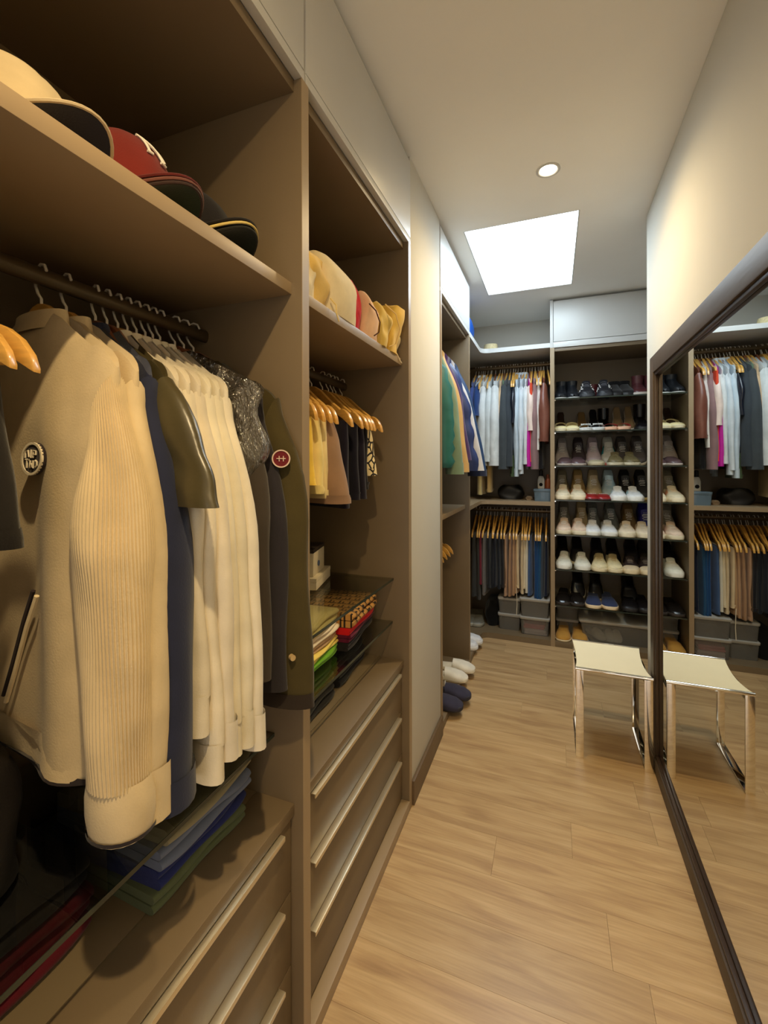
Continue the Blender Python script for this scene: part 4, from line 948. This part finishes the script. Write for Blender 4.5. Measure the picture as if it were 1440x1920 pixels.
# shelf 6
pair('white chunky runner on the sixth shelf', rowx(1058, 1092), YF, z6, (240, 238, 222), kind='runner', sole=(246, 246, 236), soleh=.036, group=SG('sixth'))
pair('cream slip on sneaker with beige elastic on the sixth shelf', rowx(1126, 1153), YF, z6, (240, 226, 182), kind='runner', sole=(238, 222, 182), lace=(190, 170, 124), tongue=(184, 164, 118), soleh=.028, group=SG('sixth'))
pair('black sneaker with cream platform sole on the sixth shelf', rowx(1186, 1216), YF, z6, (54, 42, 42), kind='sneaker', sole=(240, 222, 182), lace=(150, 140, 134), soleh=.034, toecap=(220, 200, 166), group=SG('sixth'))
for px, c_, so_, l, kw in [(1054, (24, 22, 24), (206, 194, 160), 'black shoe with pale sole behind the white runners, left one', {}), (1082, (24, 22, 24), (214, 202, 166), 'black shoe with pale sole behind the white runners, right one', {}), (1120, (26, 24, 26), (60, 54, 46), 'black shoe behind the cream slip ons, left one', {}), (1150, (28, 26, 28), (150, 138, 104), 'black shoe behind the cream slip ons, right one', {}), (1186, (34, 30, 34), (40, 36, 34), 'dark shoe behind the cream platform pair, left one', {}), (1212, (48, 40, 30), (40, 36, 34), 'dark brown shoe behind the cream platform pair, right one', {})]:
    back(l, px, z6, c_, sole=so_, kind='loafer', pitch=R_(34), group=SG('sixth'), **kw)
# shelf 7
pair('black polished loafer on the lowest glass shelf', rowx(1056, 1082), YF, z7, (36, 32, 30), kind='loafer', sole=(60, 52, 46), soleh=.02, m=leather((34, 30, 28), .16), group=SG('lowest'))
pair('blue canvas espadrille with rope sole on the lowest glass shelf', rowx(1114, 1143), YF - .01, z7, (50, 62, 98), kind='loafer', sole=(240, 216, 176), soleh=.024, m=cloth((52, 64, 100)), group=SG('lowest'))
pair('black dress shoe at the right of the lowest glass shelf', rowx(1184, 1212), YF, z7, (24, 22, 24), kind='loafer', sole=(30, 26, 24), m=leather((24, 22, 24), .14), group=SG('lowest'))
for px, c_, so_, l in [(1083, (22, 20, 20), (206, 196, 166), 'black shoe with pale sole standing behind the polished loafers'), (1117, (22, 20, 20), (214, 202, 170), 'black shoe with pale sole standing behind the espadrilles'), (1180, (20, 18, 20), (28, 24, 24), 'black shoe in the dark corner behind the dress shoes')]:
    back(l, px, z7, c_, sole=so_, kind='loafer', pitch=R_(42), group=SG('lowest'))
# floor of the shoe cabinet
pair('tan suede loafer on the cabinet base', rowx(1056, 1086), YF - .03, .0405, (192, 142, 62), kind='loafer', sole=(232, 212, 172), soleh=.014, m=cloth((194, 144, 64)), group='tan loafers')
# ------------------------------------------------------------------ storage boxes
def tub(label, x, y, z, dx, dy, dz, group='clear storage boxes'):
    t = thing('storage_box', label, 'storage box', (x, y, z), 0, group)
    b = MB(); k = .93
    def ring(s, zz_, r=.012):
        X0, Y0 = dx / 2 * s, dy / 2 * s; P = []
        for cx_, cy_, a0 in ((X0 - r, Y0 - r, 0), (-X0 + r, Y0 - r, PI / 2), (-X0 + r, -Y0 + r, PI), (X0 - r, -Y0 + r, 3 * PI / 2)):
            for i in range(4): a = a0 + PI / 2 * i / 3; P.append((cx_ + r * math.cos(a), cy_ + r * math.sin(a), zz_))
        return P
    b.loft([ring(k, 0), ring(1, dz - .018)], True, True, False); b.obj('tub', M_PLAS, t, ang=50)
    MB().loft([ring(1.03, dz - .018), ring(1.05, dz - .012), ring(1.05, dz - .002), ring(.98, dz)], True, True, True).obj('lid', M_PLID, t, ang=40)
    return t
zb = .0405
tub('lower clear storage box in the left stack under the trousers', -.315, 3.60, zb, .16, .28, .122); tub('upper clear storage box in the left stack under the trousers', -.315, 3.60, zb + .1225, .16, .28, .122)
tub('lower clear storage box with pink contents under the jeans', -.130, 3.56, zb, .20, .30, .132); tub('upper clear storage box in the right stack under the jeans', -.130, 3.56, zb + .1325, .20, .30, .135)
folded('folded_sweatshirt', 'pink folded sweatshirt inside the clear storage box', 'sweatshirt', -.130, 3.545, zb + .004, .16, .24, .034, (222, 206, 206), 'contents of the pink storage box', 2, -PI / 2 * 0, seed=300)
folded('folded_sweatshirt', 'dusty pink folded sweatshirt lying inside the clear storage box', 'sweatshirt', -.135, 3.55, zb + .040, .15, .22, .034, (206, 104, 116), 'contents of the pink storage box', 2, 0, seed=301)
tub('long clear storage box holding white shoes at the base of the shoe cabinet', .400, 3.62, zb, .44, .36, .150)
for i, (x, rz_) in enumerate(((.285, .5), (.370, .1), (.420, -.05))):
    slide('white slipper inside the long clear storage box, number %s from the left' % ('one', 'two', 'three')[i], x, 3.56, zb + .004, (236, 230, 214), (226, 220, 204), rz=rz_, L=.20, W=.07, group='white slippers in the storage box', style='slipper')
tub('small clear storage box behind the tan loafers, lower one', .095, 3.68, zb, .15, .24, .10); tub('small clear storage box behind the tan loafers, upper one', .095, 3.68, zb + .1005, .15, .24, .105)
# ------------------------------------------------------------------ corner unit : upper rail
def XG(px): return -.532 + (px - 897) * .003815
RZU = 2.066; RYU = 3.61; GU = 'clothes on the upper corner rail'
UP = [ # px, colour, name, kwargs, label
 (886, (60, 76, 130), 'polo_shirt', dict(sleeve='short', Ls=.22, r0=.065, r1=.06, ry=.4, out=.05, L=.62), 'blue polo shirt at the left end of the upper corner rail'),
 (892, (32, 58, 110), 'polo_shirt', dict(sleeve='short', Ls=.24, r0=.07, r1=.066, ry=.4, out=.06, L=.64), 'navy blue polo shirt with short sleeve at the corner'),
 (897, (210, 219, 224), 'dress_shirt', dict(L=.72, Ls=.60, out=.02), 'white long shirt behind the navy polo'),
 (901, (222, 212, 186), 'coat', dict(L=.70, Ls=.56), 'beige shirt left of the white sweaters'),
 (905, (206, 204, 196), 'dress_shirt', dict(L=.68, Ls=.56), 'pale grey shirt left of the white sweaters'),
 (911, (212, 216, 216), 'sweater', dict(L=.66, Ls=.56, r0=.07, r1=.05, ry=.7, cuff=.06, out=.03, hem=.05), 'first white sweater with wide cuff on the upper corner rail'),
 (919, (204, 210, 210), 'sweater', dict(L=.67, Ls=.54, r0=.065, r1=.05, ry=.7, cuff=.05, out=.03, hem=.05), 'second white sweater on the upper corner rail'),
 (927, (214, 218, 218), 'sweater', dict(L=.66, Ls=.56, r0=.07, r1=.052, ry=.75, cuff=.06, out=.04, hem=.05), 'third white sweater on the upper corner rail'),
 (936, (206, 211, 211), 'sweater', dict(L=.66, Ls=.52, r0=.065, r1=.05, ry=.7, cuff=.05, out=.035, hem=.05), 'fourth white sweater with cuff beside the charcoal dress'),
 (941, (206, 176, 140), 'blouse', dict(L=.60, Ls=.5), 'tan blouse hidden beside the white sweaters'),
 (945, (96, 130, 92), 'blouse', dict(L=.74, Ls=.5, r0=.045, r1=.03), 'green top beside the charcoal dress'),
 (951, (66, 72, 76), 'dress', dict(L=.73, Ls=.64, r0=.07, r1=.062, ry=.6, out=.02), 'charcoal grey dress on the upper corner rail'),
 (957, (58, 64, 70), 'dress', dict(L=.72, Ls=.62, r0=.06, r1=.05, ry=.6, out=.01), 'dark grey top right of the charcoal dress'),
 (963, (26, 30, 40), 'leather_jacket', dict(L=.70, sleeve='short', Ls=.3, m=satin((26, 30, 42), .25)), 'shiny black jacket on the upper corner rail'),
 (967, (20, 44, 66), 'blouse', dict(L=.66, sleeve='none'), 'dark teal sleeveless top on the upper corner rail'),
 (972, (196, 210, 220), 'dress_shirt', dict(L=.77, Ls=.64, cuff=.06, out=.01), 'first pale blue shirt on the upper corner rail'),
 (978, (204, 214, 222), 'dress_shirt', dict(L=.70, Ls=.62, cuff=.06, out=.02), 'second pale blue shirt on the upper corner rail'),
 (984, (208, 216, 222), 'dress_shirt', dict(L=.70, Ls=.60, cuff=.05, out=.03), 'third pale blue shirt on the upper corner rail'),
 (989, (214, 219, 220), 'dress_shirt', dict(L=.72, Ls=.56, cuff=.05, out=.03), 'white shirt just before the ombre blouse'),
 (995, (238, 216, 204), 'blouse', dict(L=.40, sleeve='long', Ls=.36, r0=.06, r1=.055, ry=.5), 'blush pink top above the orange skirt'),
 (999, (196, 24, 150), 'dress', dict(L=.74, sleeve='long', Ls=.62, r0=.042, r1=.046, ry=.5, m=satin((190, 20, 150), .35)), 'magenta satin dress on the upper corner rail'),
 (1005, (142, 112, 112), 'coat', dict(L=.72, Ls=.64, r0=.06, r1=.055, ry=.5), 'mauve brown coat on the upper corner rail'),
 (1011, (206, 196, 190), 'blouse', dict(L=.60, Ls=.42, r0=.04, r1=.03), 'thin striped white blouse beside the mauve coat'),
 (1015, (226, 222, 214), 'blouse', dict(L=.62, Ls=.50, r0=.035, r1=.03), 'ivory ruffled blouse beside the mauve coat'),
 (1022, (120, 70, 52), 'leather_jacket', dict(L=.58, Ls=.44, r0=.065, r1=.055, ry=.7, out=.02, m=leather((120, 70, 54), .4)), 'brown leather jacket at the right end of the upper corner rail'),
]
for i, (px, c_, nm, kw, l) in enumerate(UP):
    garment(nm, l, {'polo_shirt': 'polo shirt', 'dress_shirt': 'shirt', 'leather_jacket': 'jacket'}.get(nm, nm), (XG(px) - .01, RYU, RZU), -PI / 2 + R_(4 * math.sin(i * 2.1)), c_, GU,
            **{**dict(t=.030, seed=400 + i, sw=.195, r0=.050, r1=.036, ry=.45, fold=.005, nu=26, nv=14, collar='shirt' if nm == 'dress_shirt' else None, hk=i % 3 == 1), **kw})
# orange skirt under the blush top
draped('skirt', 'orange red satin skirt below the blush pink top', 'skirt', (XG(997), RYU, RZU), -PI / 2, (232, 80, 44), GU, w=.14, L=.75, t=.035, x0=.095, m=satin((230, 76, 44), .4), seed=450, short='the orange red skirt', fold=.004)
for i, px in enumerate((960, 969, 1003, 1018, 1026)):
    hanger((XG(px), RYU, RZU + .0), -PI / 2 + R_((-1) ** i * 5), '', 'empty hangers on the upper corner rail', 0, ['empty pale hanger beside the shiny black jacket', 'empty pale hanger before the pale blue shirts', 'empty pale hanger beside the mauve coat', 'empty pale hanger above the ivory blouse', 'empty pale hanger at the right end of the upper corner rail'][i])
for i, (px, c_, l, L) in enumerate([(900, (196, 176, 120), 'khaki long trousers hanging down to the middle shelf', 1.00), (916, (190, 160, 104), 'tan long trousers next to the khaki pair over the middle shelf', .98), (962, (74, 92, 62), 'olive green trousers hanging low under the charcoal dress', .86), (1016, (26, 24, 26), 'black trousers hanging under the ivory blouse', .80)]):
    draped('trousers', l, 'trousers', (XG(px) - .005, RYU, RZU), -PI / 2, c_, GU, w=.11, L=L, t=.04, x0=.075, seed=460 + i, short='the ' + l.split(' hanging')[0].split(' next')[0], flare=.05)
# ------------------------------------------------------------------ corner unit : lower rail with trousers
GL = 'trousers on the lower corner rail'
LP = [(884, (52, 52, 50), .66, 'charcoal trousers at the left end of the lower corner rail'), (891, (60, 58, 54), .68, 'dark grey trousers left of the burgundy pair'), (899, (116, 34, 48), .56, 'burgundy trousers on the lower corner rail'), (907, (110, 104, 100), .64, 'grey trousers with white cuff beside the burgundy pair'),
      (914, (34, 36, 42), .58, 'first black trousers right of the grey pair'), (921, (28, 30, 38), .58, 'second black trousers right of the grey pair'), (928, (30, 32, 42), .57, 'third black trousers right of the grey pair'), (934, (26, 30, 38), .58, 'fourth black trousers right of the grey pair'), (939, (34, 32, 36), .57, 'fifth black trousers beside the brown pair'),
      (944, (92, 72, 54), .57, 'brown trousers on the lower corner rail'), (950, (178, 142, 112), .63, 'first tan trousers right of the brown pair'), (956, (172, 136, 104), .63, 'second tan trousers right of the brown pair'), (962, (186, 148, 112), .62, 'third tan trousers right of the brown pair'), (968, (180, 144, 106), .60, 'fourth tan trousers with long drawstring'),
      (973, (222, 200, 162), .56, 'first cream trousers on the lower corner rail'), (978, (216, 196, 160), .60, 'second cream trousers on the lower corner rail'), (983, (228, 214, 184), .56, 'third cream trousers on the lower corner rail'), (988, (220, 216, 200), .59, 'off white trousers beside the blue jeans'),
      (995, (70, 96, 140), .61, 'mid blue jeans on the lower corner rail'), (1002, (28, 70, 122), .62, 'first bright blue jeans on the lower corner rail'), (1008, (30, 76, 126), .63, 'second bright blue jeans on the lower corner rail'), (1015, (40, 84, 124), .64, 'faded blue jeans on the lower corner rail'), (1024, (22, 30, 52), .60, 'dark navy jeans at the right end of the lower corner rail')]
for i, (px, c_, L, l) in enumerate(LP):
    g = draped('trousers' if 'jeans' not in l else 'jeans', l, 'trousers' if 'jeans' not in l else 'jeans', (XG(px) + .004 * math.sin(i * 3), RYU, .935), -PI / 2 + R_(3 * math.sin(i * 1.7)), c_, GL, w=.135, L=L, t=.030, x0=.045, seed=500 + i, short='the ' + l.split(' on the')[0].split(' at the')[0], flare=.03, fold=.005)
    if i == 13: MB().tube([(.19, 0, -.56), (.192, .004, -.68), (.19, .0, -.76)], .0022, 6).obj('drawstring', cloth((232, 220, 196)), g)
# things on the corner shelves
hat = thing('straw_hat', 'small cream straw hat on the top corner shelf', 'hat', (XG(905) - .03 + .08, 3.50, 2.1625))
MB().grid(lambda u, v: (ip(v, [0, .3, .34, .75, 1], [.075, .060, .058, .050, .002]) * math.cos(2 * PI * u), ip(v, [0, .3, .34, .75, 1], [.075, .060, .058, .050, .002]) * math.sin(2 * PI * u), ip(v, [0, .3, .34, .75, 1], [.001, .004, .012, .062, .066])), 32, 22, True).obj('crown', mat('straw', (226, 208, 160), .8, 0, .08, 90, .5, 160), hat)
pouch('travel_bag', 'bright blue soft bag behind the overhead cabinet on the corner shelf', -.66, 3.22, 2.1625, .24, .22, .24, (20, 84, 170), None, top=.55, seed=600, m=satin((18, 84, 176), .5))
pouch('handbag', 'black soft bag on the middle corner shelf', X_(957, 3.55), 3.60, 1.0275, .20, .16, .105, (16, 16, 18), None, top=.6, seed=601, m=leather((18, 18, 20), .5))
bt = thing('lotion_bottle', 'white pump bottle with black cap and round black label', 'bottle', (X_(1014, 3.55), 3.58, 1.0275))
MB().loft([[(r * math.cos(2 * PI * i / 20), r * .7 * math.sin(2 * PI * i / 20), q) for i in range(20)] for q, r in ((0, .024), (.01, .026), (.15, .026), (.175, .018), (.18, .012))]).obj('bottle_body', rubber((232, 232, 226), .4), bt)
MB().loft([[(r * math.cos(2 * PI * i / 16), r * math.sin(2 * PI * i / 16), q) for i in range(16)] for q, r in ((.18, .014), (.22, .013), (.225, .008))]).obj('cap', rubber((26, 24, 24)), bt)
badge(bt, (0, -.0185, .115), (0, -1, 0), .013, (30, 30, 34), (26, 26, 30))
ob = thing('lotion_bottle', 'orange brown bottle beside the white pump bottle', 'bottle', (X_(1027, 3.55), 3.60, 1.0275))
MB().loft([[(r * math.cos(2 * PI * i / 20), r * math.sin(2 * PI * i / 20), q) for i in range(20)] for q, r in ((0, .020), (.01, .022), (.14, .022), (.16, .010))]).obj('bottle_body', rubber((150, 74, 36), .4), ob)
MB().loft([[(r * math.cos(2 * PI * i / 16), r * math.sin(2 * PI * i / 16), q) for i in range(16)] for q, r in ((.16, .011), (.19, .011), (.193, .006))]).obj('cap', rubber((120, 60, 34)), ob)
bx = tub('blue grey translucent box in front of the bottles', X_(1017, 3.45), 3.475, 1.0275, .118, .12, .088, group='small translucent boxes')
for ch in bx.children: ch.data.materials[0] = clear('blue_plastic_' + ch.name, (.55, .65, .72), .8, .1, (128, 150, 166), .55)
pouch('jewellery_pouch', 'tiny brown pouch beside the blue grey box', X_(992, 3.5), 3.50, 1.0275, .05, .05, .03, (136, 112, 84), None, top=.5, seed=602, wob=.004)
pouch('backpack', 'black bag on the base under the black trousers', X_(925, 3.6), 3.62, .0405, .12, .22, .19, (14, 13, 14), None, top=.6, seed=603)
pair('grey shoe in the corner under the charcoal trousers', [X_(884, 3.45) - .02, X_(894, 3.45) - .01], 3.56, .0405, (112, 108, 96), kind='loafer', sole=(150, 146, 132), group='grey shoes in the corner')
# slippers and sneakers on the base of the third bay
for i, (x, y) in enumerate(((-.590, 2.560), (-.570, 2.690))): slide('white furry slipper on the third bay base, %s one' % ('nearer', 'farther')[i], x, y, .0385, (242, 236, 222), (236, 226, 204), rz=PI / 2 + .1, group='white slippers', style='slipper', W=.105)
for i, (x, y) in enumerate(((-.565, 2.255), (-.545, 2.375))):
    g = slide('dark navy slipper overhanging the base of the third bay, %s one' % ('nearer', 'farther')[i], x, y, .0385, (56, 54, 74), (40, 38, 48), rz=PI / 2 + .08, group='navy slippers', style='slipper', W=.110, L=.26)
    if i: MB().box(-.012, .012, .01, .012, .058, .072).obj('size_label', cloth((240, 238, 232)), g)
for i, (x, y) in enumerate(((-.615, 3.020), (-.600, 3.125))): shoe('white sneaker by the corner panel, %s one' % ('nearer', 'farther')[i], x, y, .0405, (234, 236, 242), sole=(240, 240, 240), kind='sneaker', rz=PI / 2 + .15, group='white sneakers by the corner')
